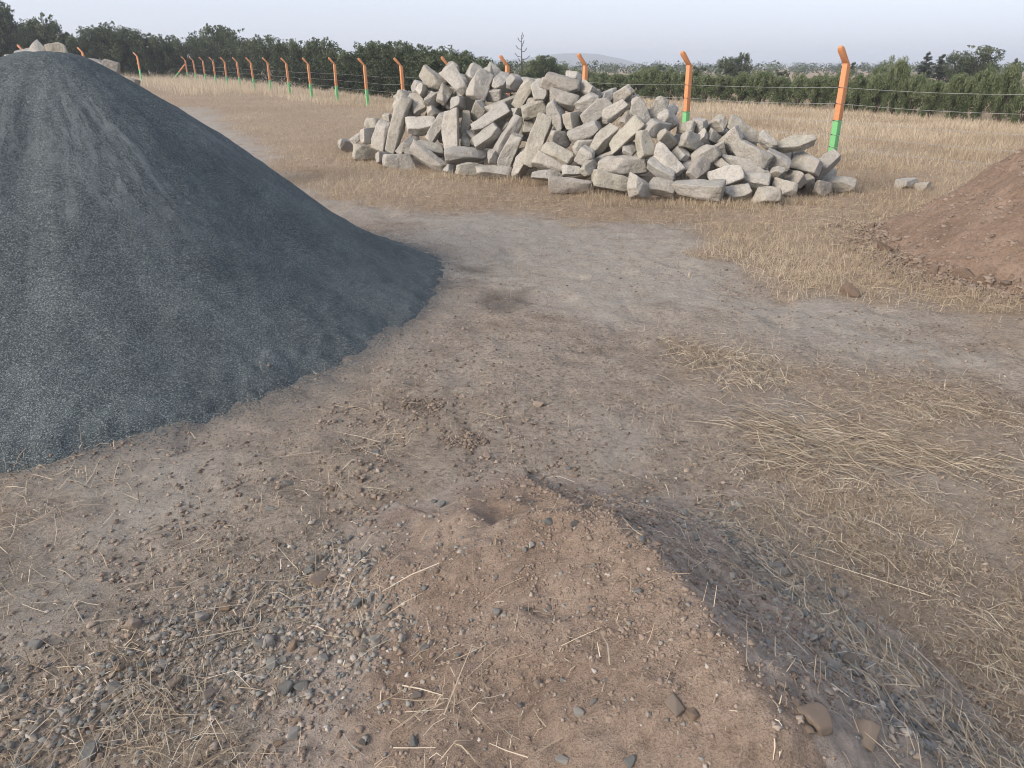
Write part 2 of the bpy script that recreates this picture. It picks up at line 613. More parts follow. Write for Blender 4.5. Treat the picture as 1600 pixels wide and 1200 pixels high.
# near mound of loose soil
RIDGE = []
for px, py, z in ((830, 800, 0.19), (890, 772, 0.235), (960, 778, 0.265), (1060, 872, 0.30), (1150, 985, 0.315), (1240, 1085, 0.30), (1330, 1215, 0.26), (1400, 1330, 0.18)):
    z = z * 1.62
    gx, gy = gnd(px, py, z)
    RIDGE.append((gx, gy, z))
DENTS = [(*gnd(700, 845, 0.12), 0.05, 0.11, 0.045), (*gnd(775, 800, 0.18), 0.035, 0.07, 0.03), (*gnd(860, 955, 0.2), 0.06, 0.13, 0.05), (*gnd(935, 1010, 0.22), 0.1, 0.1, 0.02),
         (*gnd(820, 880, 0.18), 0.10, 0.08, 0.02), (*gnd(960, 905, 0.25), 0.08, 0.08, 0.02), (*gnd(740, 1000, 0.12), 0.12, 0.1, 0.02)]


def mound_z(x, y):
    x = np.asarray(x, float).ravel()
    y = np.asarray(y, float).ravel()
    best = np.full(x.shape, -1.0)
    jx = x + 0.05 * fbm2(x, y, 5, 3, 31)
    jy = y + 0.05 * fbm2(x, y, 5, 3, 32)
    for qi, ((ax, ay, az_), (bx, by, bz)) in enumerate(zip(RIDGE[:-1], RIDGE[1:])):
        dx, dy = bx - ax, by - ay
        tt = np.clip(((jx - ax) * dx + (jy - ay) * dy) / (dx * dx + dy * dy), 0, 1)
        cxp, cyp = ax + tt * dx, ay + tt * dy
        d = np.hypot(jx - cxp, jy - cyp)
        side = (jx - ax) * dy - (jy - ay) * dx         # >0: camera-right / far side
        ls = 0.56
        s = np.where(side * 1.0 < 0, 0.64, ls)
        h = az_ + tt * (bz - az_)
        # rounded crest
        h2 = h - s * (np.sqrt(d * d + 0.04 ** 2) - 0.04)
        tail = h * np.exp(-1.2 * s * (np.sqrt(d * d + 0.04 ** 2) - 0.04) / h)
        h2 = np.where(side < 0, 0.75 * h2 + 0.25 * tail, 0.45 * h2 + 0.55 * tail)
        if qi == 0:                                  # the far nose of the mound drops off quickly
            h2 = np.where(tt <= 0.0, h - 0.95 * d, h2)
        best = np.maximum(best, h2)
    z = best
    k = 0.06
    z = np.where(z > -0.5, k * np.log1p(np.exp(np.clip((z - 0.03) / k, -30, 30))), 0.0)
    for gx, gy, rx, ry, dep in DENTS:
        q = ((x - gx) / rx) ** 2 + ((y - gy) / ry) ** 2
        z = z - 0.6 * dep * np.exp(-q * 1.2)
    amp = sstep(0.02, 0.12, z)
    z = z + amp * (0.034 * fbm2(x, y, 5, 3, 33) + 0.012 * fbm2(x, y, 18, 3, 34) - 0.012 * np.abs(fbm2(x, y, 11, 2, 35)))
    return z - 0.03


# dark crushed-stone heap and brown soil heap, each measured from its apex
class Heap:
    def __init__(self, cx, cy, H, outline, ridge, seed, toe=0.18, noise_amp=0.03, round_=0.22):
        self.c = (cx, cy)
        self.H = H
        self.cap = ridge              # height of the blunt top
        self.seed = seed
        self.toe, self.na, self.rd = toe, noise_amp, round_
        a = sorted((math.atan2(y - cy, x - cx) % (2 * math.pi), math.hypot(x - cx, y - cy)) for x, y in outline)
        self.A = np.array([t for t, _ in a])
        self.RR = np.array([r for _, r in a])

    def radius(self, th):
        th = np.asarray(th) % (2 * math.pi)
        A = np.concatenate([self.A - 2 * math.pi, self.A, self.A + 2 * math.pi])
        Rr = np.concatenate([self.RR] * 3)
        return np.interp(th, A, Rr)

    def z(self, x, y):
        x = np.asarray(x, float).ravel()
        y = np.asarray(y, float).ravel()
        dx, dy = x - self.c[0], y - self.c[1]
        th = np.arctan2(dy, dx)
        r = np.hypot(dx, dy)
        Rr = self.radius(th)
        q = r / Rr
        rd = self.rd
        s = (np.sqrt(q * q + rd * rd) - rd) / (math.sqrt(1 + rd * rd) - rd)
        h = self.H * (1 - s)
        h = h - self.toe * self.H * np.clip(np.sin(np.clip(q, 0, 1) * math.pi), 0, 1) * sstep(0.3, 0.9, q) * 0.6
        P = np.stack([np.cos(th) * 3.2, np.sin(th) * 3.2, q * 1.6], 1)
        kk = 0.03
        h = -kk * np.logaddexp(-h / kk, -self.cap / kk)
        h = h + self.na * fbm3(P, 3, self.seed) * sstep(0.05, 0.3, q) * np.clip(1.15 - q, 0, 1) * 1.6
        h = h + 0.8 * self.na * fbm2(x, y, 1.6, 3, self.seed + 5) + 0.30 * self.na * fbm2(x, y, 11, 3, self.seed + 6)
        h = h + (0.030 * fbm2(x, y, 2.6, 3, self.seed + 7) + 0.022 * fbm2(x, y, 8, 3, self.seed + 8)) * sstep(0.78, 0.97, q)
        return h

    def mesh(self, name, mat, nr=260, nt=720, extra=None, qmax=1.06):
        th = np.linspace(0, 2 * math.pi, nt, endpoint=False)
        Rr = self.radius(th)
        k = 9
        ker = np.ones(2 * k + 1) / (2 * k + 1)
        Rr = np.convolve(np.concatenate([Rr[-k:], Rr, Rr[:k]]), ker, 'valid')
        q = np.linspace(0, 1, nr) ** 0.8 * qmax
        q[0] = 0.002
        Q, T = np.meshgrid(q, th, indexing='ij')
        RG = np.broadcast_to(Rr, Q.shape)
        X = self.c[0] + Q * RG * np.cos(T)
        Y = self.c[1] + Q * RG * np.sin(T)
        Z = self.z(X, Y)
        V = np.stack([X.ravel(), Y.ravel(), Z], 1)
        V[-nt:, 2] = np.minimum(V[-nt:, 2], -0.08)
        i = np.arange(nr - 1)[:, None] * nt
        j = np.arange(nt)[None, :]
        jn = (j + 1) % nt
        F = np.stack([i + j, i + nt + j, i + nt + jn, i + jn], -1).reshape(-1, 4)
        at = {'turn': T.ravel(), 'run': (Q * RG).ravel()}
        if extra:
            at.update(extra(V, Q.ravel(), T.ravel()))
        # the apex becomes the object's origin
        V = V - np.array([self.c[0], self.c[1], 0])
        me = make_mesh(name, V, F, mat, True, at)
        return link(name, me, loc=(self.c[0], self.c[1], 0))


GC = (-3.25, 5.55)
g_out = [gnd(*p) for p in ((-60, 730), (0, 722), (100, 712), (200, 690), (350, 648), (450, 612), (540, 570), (620, 515), (670, 480), (690, 430), (690, 405))]
g_out += [(-0.95, 7.0), (-1.6, 7.7), (-2.6, 8.2), (-3.6, 8.4), (-4.8, 8.2), (-6.0, 7.2), (-6.5, 5.6), (-6.1, 3.9), (-5.0, 2.9), (-3.6, 2.6)]
GRAVEL = Heap(GC[0], GC[1], 1.775, g_out, 1.735, 41, toe=0.20, noise_amp=0.040, round_=0.08)
s_out = [gnd(*p) for p in ((1375, 382), (1385, 392), (1430, 425), (1500, 448), (1600, 465))]
s_out += [(4.6, 4.5), (5.6, 4.1), (6.8, 4.2), (8.0, 5.0), (8.4, 6.4), (8.0, 7.8), (6.8, 8.9), (5.6, 9.0), (4.6, 8.5), (3.9, 7.9)]
SOIL = Heap(6.1, 6.55, 1.75, s_out, 9.0, 61, toe=0.12, noise_amp=0.10, round_=0.16)


def surf_z(x, y):
    z = ground_z(x, y)
    x = np.asarray(x, float).ravel()
    y = np.asarray(y, float).ravel()
    near = (np.abs(x) < 3) & (y < 4)
    if near.any():
        z[near] = np.maximum(z[near], mound_z(x[near], y[near]) + 0)
    for h in (GRAVEL, SOIL):
        m = np.hypot(x - h.c[0], y - h.c[1]) < 4
        if m.any():
            z[m] = np.maximum(z[m], h.z(x[m], y[m]))
    return z


# ------------------------------------------------------------------ ground sheet
def axis(lo, hi, step, far, grow=1.16):
    core = list(np.arange(lo, hi, step))
    s, x, right = step, core[-1], []
    while x < far:
        s *= grow
        x += s
        right.append(x)
    s, x, left = step, core[0], []
    while x > -far:
        s *= grow
        x -= s
        left.append(x)
    return np.array(left[::-1] + core + right)


gx = axis(-3.6, 4.4, 0.026, 3200, 1.07)
gy = axis(0.5, 8.0, 0.026, 3200, 1.07)
X, Y = np.meshgrid(gx, gy, indexing='ij')
Zg = ground_z(X, Y)
xf, yf = X.ravel(), Y.ravel()
straw = np.maximum.reduce([0.9 * sstep(60, 110, np.hypot(xf, yf)), soft(FIELD, xf, yf, 0.3, 3), 0.45 * soft(Z_ROW, xf, yf, 0.1, 4), 0.4 * soft(Z_PATCH, xf, yf, 0.1, 5), 0.35 * soft(Z_RIGHT, xf, yf, 0.12, 6),
                           0.35 * soft(Z_LOWL, xf, yf, 0.06, 7), 0.2 * soft(Z_MIDL, xf, yf, 0.15, 8)])
grey = np.maximum.reduce([soft(p, xf, yf, 0.14 if i in (2, 3) else 0.3, 20 + i) for i, p in enumerate(GREYS)]) * 0.9
hd = np.stack([xf - GC[0], yf - GC[1]])
hq = np.hypot(*hd) - GRAVEL.radius(np.arctan2(hd[1], hd[0]))
spill = np.clip(np.exp(-np.maximum(hq, 0) / 0.10) * 0.9 + 0.5 * np.exp(-np.maximum(hq, 0) / 0.35) * sstep(-0.1, 0.5, fbm2(xf, yf, 1.7, 3, 141)), 0, 1)
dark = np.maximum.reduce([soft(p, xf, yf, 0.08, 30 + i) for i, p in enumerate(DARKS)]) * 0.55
V = np.stack([xf, yf, Zg], 1)
nx, ny = len(gx), len(gy)
i = np.arange(nx - 1)[:, None] * ny
j = np.arange(ny - 1)[None, :]
F = np.stack([i + j, i + ny + j, i + ny + j + 1, i + j + 1], -1).reshape(-1, 4)
gme = make_mesh('ground', V, F, M_GROUND, True, {'straw': straw, 'grey': grey, 'dark': dark, 'spill': spill})
tag(link('ground', gme), kind='structure')

# far hill
hx = np.linspace(-560, 330, 180)
hy = np.linspace(1500, 2100, 40)
HX, HY = np.meshgrid(hx, hy, indexing='ij')
prof = np.interp(hx, [-560, -430, -300, -160, -60, 0, 60, 110, 150, 190, 235, 270, 330], [0, 7, 9, 13, 14, 17, 24, 29.5, 31, 29, 20, 9, 0])
prof = prof + 1.2 * fbm2(hx, hx * 0, 0.02, 3, 5)
HZ = prof[:, None] * np.sin(np.linspace(0, math.pi, 40))[None, :] ** 0.8 - 1.0
V = np.stack([HX.ravel(), HY.ravel(), HZ.ravel()], 1)
i = np.arange(179)[:, None] * 40
j = np.arange(39)[None, :]
F = np.stack([i + j, i + 40 + j, i + 41 + j, i + j + 1], -1).reshape(-1, 4)
tag(link('hill', make_mesh('hill', V, F, M_HILL, True)), kind='structure')


# ------------------------------------------------------------------ heaps
def g_extra(V, q, t):
    x, y = V[:, 0], V[:, 1]
    d = fbm2(x, y, 0.9, 3, 77) * 0.5 + 0.5
    # dust lies mostly on the flank turned to the camera and to the right
    face = sstep(-1.9, -1.2, np.arctan2(y - GC[1], x - GC[0])) * (1 - sstep(0.1, 0.6, np.arctan2(y - GC[1], x - GC[0])))
    dusty = np.clip(1.15 * face * (1 - sstep(0.4, 0.66, q + 0.25 * (d - 0.5))) * sstep(0.1, 0.25, q) + 0.4 * sstep(0.6, 0.95, q) * d, 0, 1)
    patch = sstep(0.0, 0.35, fbm2(t * 2.2, q * 2.6, 1.0, 3, 151) + 0.12)
    return {'dusty': dusty * (0.15 + 0.85 * patch)}


gh = GRAVEL.mesh('gravel_heap', M_DUST, 300, 900, g_extra, 1.02)
tag(gh, 'large dark blue grey heap of fine crushed stone filling the left side', 'gravel heap')
sh = SOIL.mesh('soil_heap', M_SOIL, 260, 700, lambda V, q, t: {'grey': np.zeros(len(V))}, 1.03)
tag(sh, 'big brown heap of loose soil cut off by the right edge', 'soil heap')

mx = np.arange(-1.35, 1.75, 0.0085)
my = np.arange(0.55, 3.05, 0.0085)
X, Y = np.meshgrid(mx, my, indexing='ij')
xf, yf = X.ravel(), Y.ravel()
mz = mound_z(xf, yf)
edge = np.minimum.reduce([xf - mx[0], mx[-1] - xf, yf - my[0], my[-1] - yf])
gz_ = ground_z(xf, yf)
mz = np.where(edge < 0.02, np.minimum(mz, gz_ - 0.06), mz)
# the flank beyond the ridge is coloured grey, as is the low rim
side = np.zeros(len(xf))
rp = np.array(RIDGE)
jxx = xf + 0.04 * fbm2(xf, yf, 6, 3, 91)
jyy = yf + 0.04 * fbm2(xf, yf, 6, 3, 92)
right_poly = np.concatenate([rp[2:, :2] + np.array([0.015, 0.0]), np.array([[3, 0.6], [3, 2.9], [rp[2, 0], 3.2]])])
grey_m = inside(right_poly, jxx, jyy).astype(float)
grey_m = np.maximum(grey_m, 1 - sstep(-0.01, 0.09, mz - gz_ + 0.05 * fbm2(xf, yf, 5, 3, 93))) * 0.85
V = np.stack([xf, yf, mz], 1)
nx, ny = len(mx), len(my)
i = np.arange(nx - 1)[:, None] * ny
j = np.arange(ny - 1)[None, :]
F = np.stack([i + j, i + ny + j, i + ny + j + 1, i + j + 1], -1).reshape(-1, 4)
keep = ((mz - gz_)[F].max(1) > -0.02)
F = F[keep]
used = np.unique(F)
re = np.full(len(V), -1, np.int32)
re[used] = np.arange(len(used))
mo = link('soil_mound', make_mesh('soil_mound', V[used], re[F], M_MOUND, True, {'grey': grey_m[used]}))
tag(mo, 'low reddish brown mound of loose stony soil with a ridge in the foreground', 'soil mound')


# ------------------------------------------------------------------ stones
def stone_shape(hx, hy, hz, seed, sub=4, chamfer=6, rough=0.08, jag=0.13):
    """a split block: convex polyhedron of tilted planes, roughened"""
    r = np.random.default_rng(seed)
    U, Fc = ICO[sub]
    half = np.array([hx, hy, hz])
    planes = []
    for a in range(3):
        for s in (-1, 1):
            n = np.zeros(3)
            n[a] = s
            n = n + r.normal(0, jag, 3)
            n /= np.linalg.norm(n)
            planes.append((n, half[a] * (1 + r.normal(0, 0.05))))
    for _ in range(chamfer):
        sg = r.choice([-1, 1], 3)
        wgt = r.random(3) ** 0.7 + 0.15
        if r.random() < 0.6:
            wgt[r.integers(3)] = 0.05
        n = sg * wgt / half
        n /= np.linalg.norm(n)
        sup = np.abs(n) @ half
        planes.append((n, sup * r.uniform(0.64, 0.90)))
    D = U * half                                     # directions stretched with the block
    ln = np.linalg.norm(D, axis=1)
    Dn = D / ln[:, None]
    inv = np.zeros(len(Dn))
    for n, d in planes:
        c = Dn @ n
        with np.errstate(divide='ignore'):
            rr = np.where(c > 1e-4, d / np.maximum(c, 1e-4), 1e9)
        inv += rr ** -34.0
    rad = inv ** (-1 / 34.0)                         # planes meet in slightly worn edges
    V = Dn * rad[:, None]
    m = half.mean()
    nz = fbm3(V / m * 1.3 + seed * 3.1, 4, seed % 97) * rough * 1.6 + np.abs(fbm3(V / m * 3.4 + seed, 3, seed % 89)) * -rough
    V = V + Dn * (nz * m)[:, None]
    return V, Fc


def orient(axis_v, up_hint, roll):
    a = Vector(axis_v).normalized()
    u = Vector(up_hint)
    b = (u - a * u.dot(a)).normalized()
    c = a.cross(b)
    M = Matrix((a, c, b)).transposed()               # columns: long axis, side, top
    return M @ Matrix.Rotation(roll, 3, 'X')


def add_stone(loc, M3, dims, seed, label, group, sub=4, mat=None, name='quarry_stone', cat='stone', **kw):
    V, Fc = stone_shape(dims[0] / 2, dims[1] / 2, dims[2] / 2, seed, sub, **kw)
    V = V @ np.array(M3).T
    me = make_mesh(name, V, Fc, mat or M_STONE, True)
    o = link(name, me, loc=loc)
    tag(o, label, cat, group)
    return o, V


# (px, py, length, width, angle, depth push, label or None)
ST = [
    (540, 226, 25, 21, -4, 0, 'small pale block standing off the extreme left tip of the stone heap'),
    (557, 217, 22, 13, 30, .2, None), (577, 213, 28, 25, 4, .0, 'squarish stone with a dark grey front near the left tip of the heap'),
    (583, 193, 25, 15, 20, .5, None), (604, 184, 16, 13, 0, .5, None), (572, 240, 48, 25, -12, -.05, 'long low weathered block at the left foot of the heap'),
    (601, 247, 30, 22, -6, -.05, None), (596, 212, 47, 26, 70, -.05, 'pale split stone leaning against the long slab at the left'),
    (622, 193, 94, 27, 68, -.12, 'longest grey slab leaning upright at the left end of the heap'),
    (625, 253, 56, 26, -1, -.15, 'flat faced block with a dark right end on the grass at the left foot'),
    (629, 231, 24, 15, 60, .2, None), (657, 196, 50, 32, -4, .05, 'stout faceted stone with a bright left end beside the long leaning slab'),
    (643, 226, 34, 25, 60, .1, None), (676, 124, 46, 27, -36, 0, 'pale rectangular stone slanting at the upper left shoulder of the heap'),
    (662, 141, 24, 20, -30, .05, None), (714, 129, 52, 29, -50, -.1, 'pale rough block sliding down at the left of the crest'),
    (703, 113, 32, 25, 50, .2, None), (750, 133, 48, 33, 62, -.1, 'big rounded grey boulder high on the left part of the crest'),
    (740, 115, 34, 27, 70, .2, 'stone at the very top left of the heap behind the rounded boulder'), (765, 123, 36, 20, -68, .15, None),
    (694, 151, 32, 28, 40, 0, 'grey stone with a rusty brown lower face left of the small cube'), (676, 157, 32, 24, 45, .0, None), (652, 163, 34, 25, -60, .05, None),
    (646, 178, 22, 18, 0, .3, None), (718, 163, 28, 27, -18, -.02, 'small cube shaped stone resting on top of the upright block'),
    (747, 171, 34, 28, 45, .05, None), (773, 149, 26, 20, -2, .12, None), (706, 203, 70, 29, 86, -.18, 'upright two faced block with a shaded right side, left of centre'),
    (683, 200, 54, 20, 54, .05, 'wedge shaped stone leaning behind the upright block'), (677, 179, 28, 22, -40, .12, None), (729, 193, 38, 18, 80, .12, None),
    (767, 187, 66, 29, 26, -.02, 'long pale block rising to the right, left of centre'), (788, 164, 58, 22, 22, .12, None), (782, 128, 30, 23, 50, .1, None),
    (806, 130, 32, 27, -35, .05, 'blunt pale stone on the crest beneath an orange post arm'), (762, 213, 48, 29, 32, -.05, None), (670, 232, 50, 22, -8, .1, None),
    (673, 251, 68, 27, -31, -.15, 'long grey slab propped over a dark hollow at the left foot'), (727, 241, 68, 28, -1, -.08, 'big horizontal block under the upright block'),
    (771, 244, 27, 18, 82, 0, None), (728, 220, 24, 17, 80, .25, None), (742, 221, 18, 15, 30, .3, None), (704, 263, 20, 18, 60, -.05, None),
    (735, 264, 50, 21, 3, -.12, None), (772, 269, 58, 22, -3, -.15, None), (796, 211, 70, 26, 58, -.02, 'long stone slanting steeply to the right at the middle of the heap'),
    (797, 237, 60, 25, 62, -.1, None), (814, 258, 48, 27, 60, -.15, 'stone with shaded right end standing in the straw at mid front'),
    (841, 219, 84, 32, 72, -.22, 'tallest rough stone standing on end at the middle front'), (792, 199, 20, 12, 60, .2, None), (826, 197, 27, 20, 88, .1, None),
    (808, 177, 22, 19, -40, .15, None), (820, 148, 52, 24, 60, -.05, 'slim pointed stone leaning right just below the crest'), (844, 144, 38, 29, 80, .05, None),
    (876, 131, 64, 29, -9, -.1, 'large flat block lying across the highest point of the heap'), (896, 120, 28, 18, -10, .3, None), (918, 139, 30, 22, -25, .2, None),
    (880, 157, 48, 29, -18, -.08, 'chunky stone under the big crest block'), (834, 172, 42, 27, 20, -.05, 'brownish rough stone left of the chunky stone below the crest'),
    (868, 180, 46, 28, -55, -.14, None), (917, 160, 43, 25, 25, 0, None), (930, 175, 54, 28, 38, -.08, 'smooth sided block tilted up to the right beneath the crest'),
    (897, 189, 34, 30, 10, .1, None), (914, 206, 54, 25, 21, -.02, None), (874, 216, 36, 26, -24, -.05, None), (872, 241, 54, 28, -28, -.05, 'block tilting down right beside the tall standing stone'),
    (857, 255, 50, 27, -28, -.1, None), (855, 274, 50, 19, -3, -.1, None), (887, 289, 68, 29, -2, -.22, 'square cut block set forward in the straw left of centre front'),
    (893, 267, 32, 18, 0, -.05, None), (919, 262, 30, 21, 50, -.08, None), (915, 245, 31, 27, 60, -.02, None), (912, 227, 38, 23, 12, .05, None),
    (950, 153, 25, 19, 30, .12, None), (974, 148, 36, 26, 50, .05, 'pointed stone at the right end of the crest'), (958, 176, 50, 29, 42, -.05, None),
    (943, 217, 60, 27, 56, -.1, None), (975, 216, 66, 28, 45, -.1, 'long two toned block climbing to the right, right of centre'), (980, 186, 30, 22, 60, .1, 'dark brown shaded stone in a gap right of centre'),
    (1000, 178, 44, 29, -52, 0, 'pale stone with a smooth bluish right face'), (997, 162, 26, 20, -40, .15, None), (1029, 168, 36, 23, 62, .1, 'lone knobbly stone poking up right of the crest'),
    (1026, 201, 42, 31, -18, -.02, None), (1043, 189, 34, 27, -50, .08, None), (1005, 226, 46, 30, -75, -.08, None), (1042, 222, 38, 28, -35, 0, None),
    (1041, 251, 62, 30, -48, -.12, 'rough yellowish block sliding down to the right'), (1062, 242, 30, 24, -30, .06, None), (984, 234, 26, 22, 45, .02, None),
    (971, 259, 78, 31, 5, -.14, 'broad slab lying on top of the front block right of centre'), (946, 247, 40, 16, 25, .08, None), (957, 286, 68, 33, -3, -.16, 'wide bottom block under the broad slab'),
    (1001, 296, 46, 38, -20, -.24, 'rounded boulder at the front foot of the heap'), (1034, 267, 56, 28, -33, -.08, None), (1034, 293, 46, 29, -15, -.12, None),
    (1093, 297, 82, 36, -9, -.26, 'largest pale block at the front foot, top face lit'), (1072, 201, 30, 20, 0, .1, None), (1093, 195, 27, 27, 0, .12, None),
    (1122, 195, 33, 27, 30, .12, 'stone with a dark underside on the low right shoulder'), (1163, 205, 62, 26, -27, .1, 'long slab sloping down along the right skyline'), (1199, 221, 38, 23, -30, .1, None),
    (1081, 222, 40, 31, -25, -.03, None), (1100, 218, 27, 22, -50, .05, None), (1117, 216, 28, 21, -30, .1, None), (1143, 219, 40, 33, 35, 0, None),
    (1174, 240, 64, 31, -32, -.08, 'heavy greenish grey block leaning down to the right'), (1215, 250, 42, 26, -20, -.02, None), (1125, 233, 25, 20, -60, .05, None), (1101, 244, 50, 31, 35, -.08, None),
    (1091, 264, 38, 30, 50, -.18, 'stone with a reddish brown broken front'), (1163, 259, 80, 26, -30, 0, 'long thin slab wedged low on the right side'),
    (1136, 276, 56, 33, 18, -.16, None), (1128, 259, 28, 18, -30, 0, None), (1152, 301, 44, 27, 10, -.18, 'bluish grey block beside the largest pale front block'),
    (1180, 281, 46, 25, -8, -.08, None), (1200, 306, 47, 28, -5, -.25, 'block with a peach coloured top at the right front foot'), (1073, 259, 30, 20, 70, .08, None), (1062, 270, 22, 20, 0, .1, None),
    (1237, 226, 72, 27, 16, -.05, 'long stone jutting up to the right at the right end'), (1262, 257, 48, 33, -14, -.08, None),
    (1287, 259, 54, 28, 55, -.08, 'flat faced stone leaning in front of the green post foot'), (1211, 272, 32, 22, 45, -.02, None), (1239, 281, 36, 29, -20, -.06, None), (1262, 283, 24, 21, -70, 0, None),
    (1226, 293, 40, 25, -8, -.14, 'low stone with a dark underside at the right foot'), (1287, 295, 30, 28, 10, -.1, 'pale end stone, second from the right tip'), (1313, 287, 48, 26, -8, 0, 'outermost stone at the extreme right tip of the heap'), (1194, 271, 22, 16, -30, .08, None),
]
BASE_X = [520, 545, 600, 650, 740, 820, 890, 960, 1010, 1090, 1150, 1200, 1260, 1300, 1345]
BASE_Y = [238, 240, 262, 268, 278, 286, 304, 306, 316, 316, 316, 320, 310, 308, 300]
CREST_X = [520, 580, 620, 655, 700, 745, 880, 920, 975, 1030, 1085, 1130, 1200, 1260, 1300, 1345]
CREST_Y = [214, 180, 145, 110, 100, 98, 113, 122, 135, 150, 182, 182, 208, 212, 240, 280]


def heap_place(px, py, halfw, push):
    by = np.interp(px, BASE_X, BASE_Y)
    cy = np.interp(px, CREST_X, CREST_Y)
    y0 = gnd(px, by)[1]
    t = np.clip((by - py) / max(by - cy, 20), 0, 1)
    # horizontal run from the foot to the crest
    zc = max(0.25, EYE + ray(px, cy)[2] / ray(px, cy)[1] * (y0 + 1.2))
    y = y0 + 0.12 + t * zc * 1.05 + push
    x, y, z = at_y(px, py, y)
    zg = float(ground_z([x], [y])[0])
    if z < zg + halfw * 0.55:                        # keep it on the ground
        for _ in range(30):
            y -= 0.03
            x, y, z = at_y(px, py, y)
            if z > zg + halfw * 0.55:
                break
    return (x, y, z), t


ORD = ['first', 'second', 'third', 'fourth', 'fifth', 'sixth', 'seventh', 'eighth', 'ninth', 'tenth', 'eleventh', 'twelfth', 'thirteenth', 'fourteenth', 'fifteenth', 'sixteenth', 'seventeenth', 'eighteenth', 'nineteenth', 'twentieth',
       'twenty first', 'twenty second', 'twenty third', 'twenty fourth', 'twenty fifth', 'twenty sixth', 'twenty seventh', 'twenty eighth', 'twenty ninth', 'thirtieth', 'thirty first', 'thirty second', 'thirty third', 'thirty fourth', 'thirty fifth', 'thirty sixth', 'thirty seventh', 'thirty eighth', 'thirty ninth', 'fortieth']
placed = []
for k, (px, py, L, W, ang, push, lab) in enumerate(ST):
    # first guess of the depth gives the metres per pixel
    (x, y, z), t = heap_place(px, py, 0.12, push)
    dep = to_px([x, y, z])[2]
    mpp = dep / FPX
    W_m = W * mpp
    L_m = max(L * mpp, W_m * 1.02)
    r = np.random.default_rng(900 + k)
    asp = L / W
    yaw = r.uniform(-0.35, 0.35) if asp > 1.5 else r.uniform(0.55, 0.95) * r.choice([-1, 1])
    (x, y, z), t = heap_place(px, py, W_m / 2, push)
    a = R(ang)
    vr = ray(px, py)
    vr /= np.linalg.norm(vr)
    rt = np.array([1.0, 0, 0])
    rt -= vr * rt.dot(vr)
    rt /= np.linalg.norm(rt)
    up = np.cross(rt, vr)
    img = math.cos(a) * rt + math.sin(a) * up
    ax = math.cos(yaw) * img + math.sin(yaw) * vr
    if asp > 1.5:
        true_L = L_m / math.cos(yaw) * 1.0
    else:
        true_L = min(0.62, L_m * 1.45)
    thick = W_m * r.uniform(0.85, 1.05)
    side_img = -math.sin(a) * rt + math.cos(a) * up
    M3 = orient(ax, side_img * (1 if side_img[2] > 0 else -1) + np.array([0, 0, 0.001]), r.uniform(-0.5, 0.5) if asp < 1.5 else r.choice([0.0, 0.35, -0.35, 0.6]) + r.uniform(-0.1, 0.1))
    o, V = add_stone((x, y, z), M3, (true_L * 1.03, thick, W_m * 1.0), 1000 + k, lab, 'stones of the big quarry stone heap', chamfer=int(r.integers(6, 11)))
    # trim to the outline measured for this stone
    ei = np.ptp(V @ img)
    es = np.ptp(V @ side_img)
    V = V + np.outer(V @ img, img) * (max(L_m, W_m) / ei - 1) + np.outer(V @ side_img, side_img) * (W_m / es - 1)
    o.data.vertices.foreach_set('co', V.astype(np.float32).ravel())
    o.data.update()
    zmin = V[:, 2].min() + z
    zg = float(ground_z([x], [y])[0])
    if zmin < zg - 0.05:
        o.location.z += (zg - 0.05 - zmin) * 0.7
    placed.append((o, px, py, t, L, W, ang, lab))
rows = {0: [], 1: [], 2: [], 3: []}
for p in placed:
    rows[0 if p[3] < 0.2 else 1 if p[3] < 0.48 else 2 if p[3] < 0.76 else 3].append(p)
PHR = ['in the bottom course on the grass', 'in the lower courses of the heap', 'in the upper courses of the heap', 'along the skyline of the heap']
for rk, lst in rows.items():
    lst.sort(key=lambda p: p[1])
    for n_, (o, px, py, t, L, W, ang, lab) in enumerate(lst):
        if lab is None:
            shp = 'long' if L / W > 1.75 else 'blocky' if L / W > 1.3 else 'stubby'
            tilt = 'level' if abs(ang) < 12 else 'right tilted' if 0 < ang < 75 else 'left tilted' if -75 < ang < 0 else 'upright'
            o['label'] = f'{shp} {tilt} grey stone, {ORD[n_].replace(" ", "-")} from left {PHR[rk]}'

# stones behind the visible face, seen only through the gaps between
r = np.random.default_rng(5)
nfill = 0
for k in range(190):
    px = r.uniform(590, 1270)
    if k < 8:
        px = 684 + 6 * k
    by = np.interp(px, BASE_X, BASE_Y)
    cy = np.interp(px, CREST_X, CREST_Y)
    t = 0.62 + 0.05 * (k % 4) if k < 8 else r.uniform(0.0, 1.0) if k % 3 else r.uniform(0.85, 1.0)
    py = max(by - (by - cy) * t, cy + 30)
    if py > by - 4:
        continue
    y0 = gnd(px, by)[1]
    zc = max(0.25, EYE + ray(px, cy)[2] / ray(px, cy)[1] * (y0 + 1.2))
    yy = y0 + 0.12 + t * zc * 1.05 + r.uniform(0.42, 0.62)
    x, yy, z = at_y(px, py, yy)
    ztop = z
    if z < 0.02:
        continue
    ax = r.normal(0, 1, 3) * (1, 1, 0.3)
    M3 = orient(ax / np.linalg.norm(ax), (0.1, 0.1, 1), r.uniform(-0.6, 0.6))
    o, V = add_stone((x, yy, z), M3, (r.uniform(0.38, 0.6), r.uniform(0.2, 0.27), r.uniform(0.2, 0.26)), 3000 + k,
                     'rough stone wedged deep in the gaps between the front stones of the heap', 'inner stones of the quarry stone heap', sub=3)
    nfill += 1
    if nfill >= 95:
        break
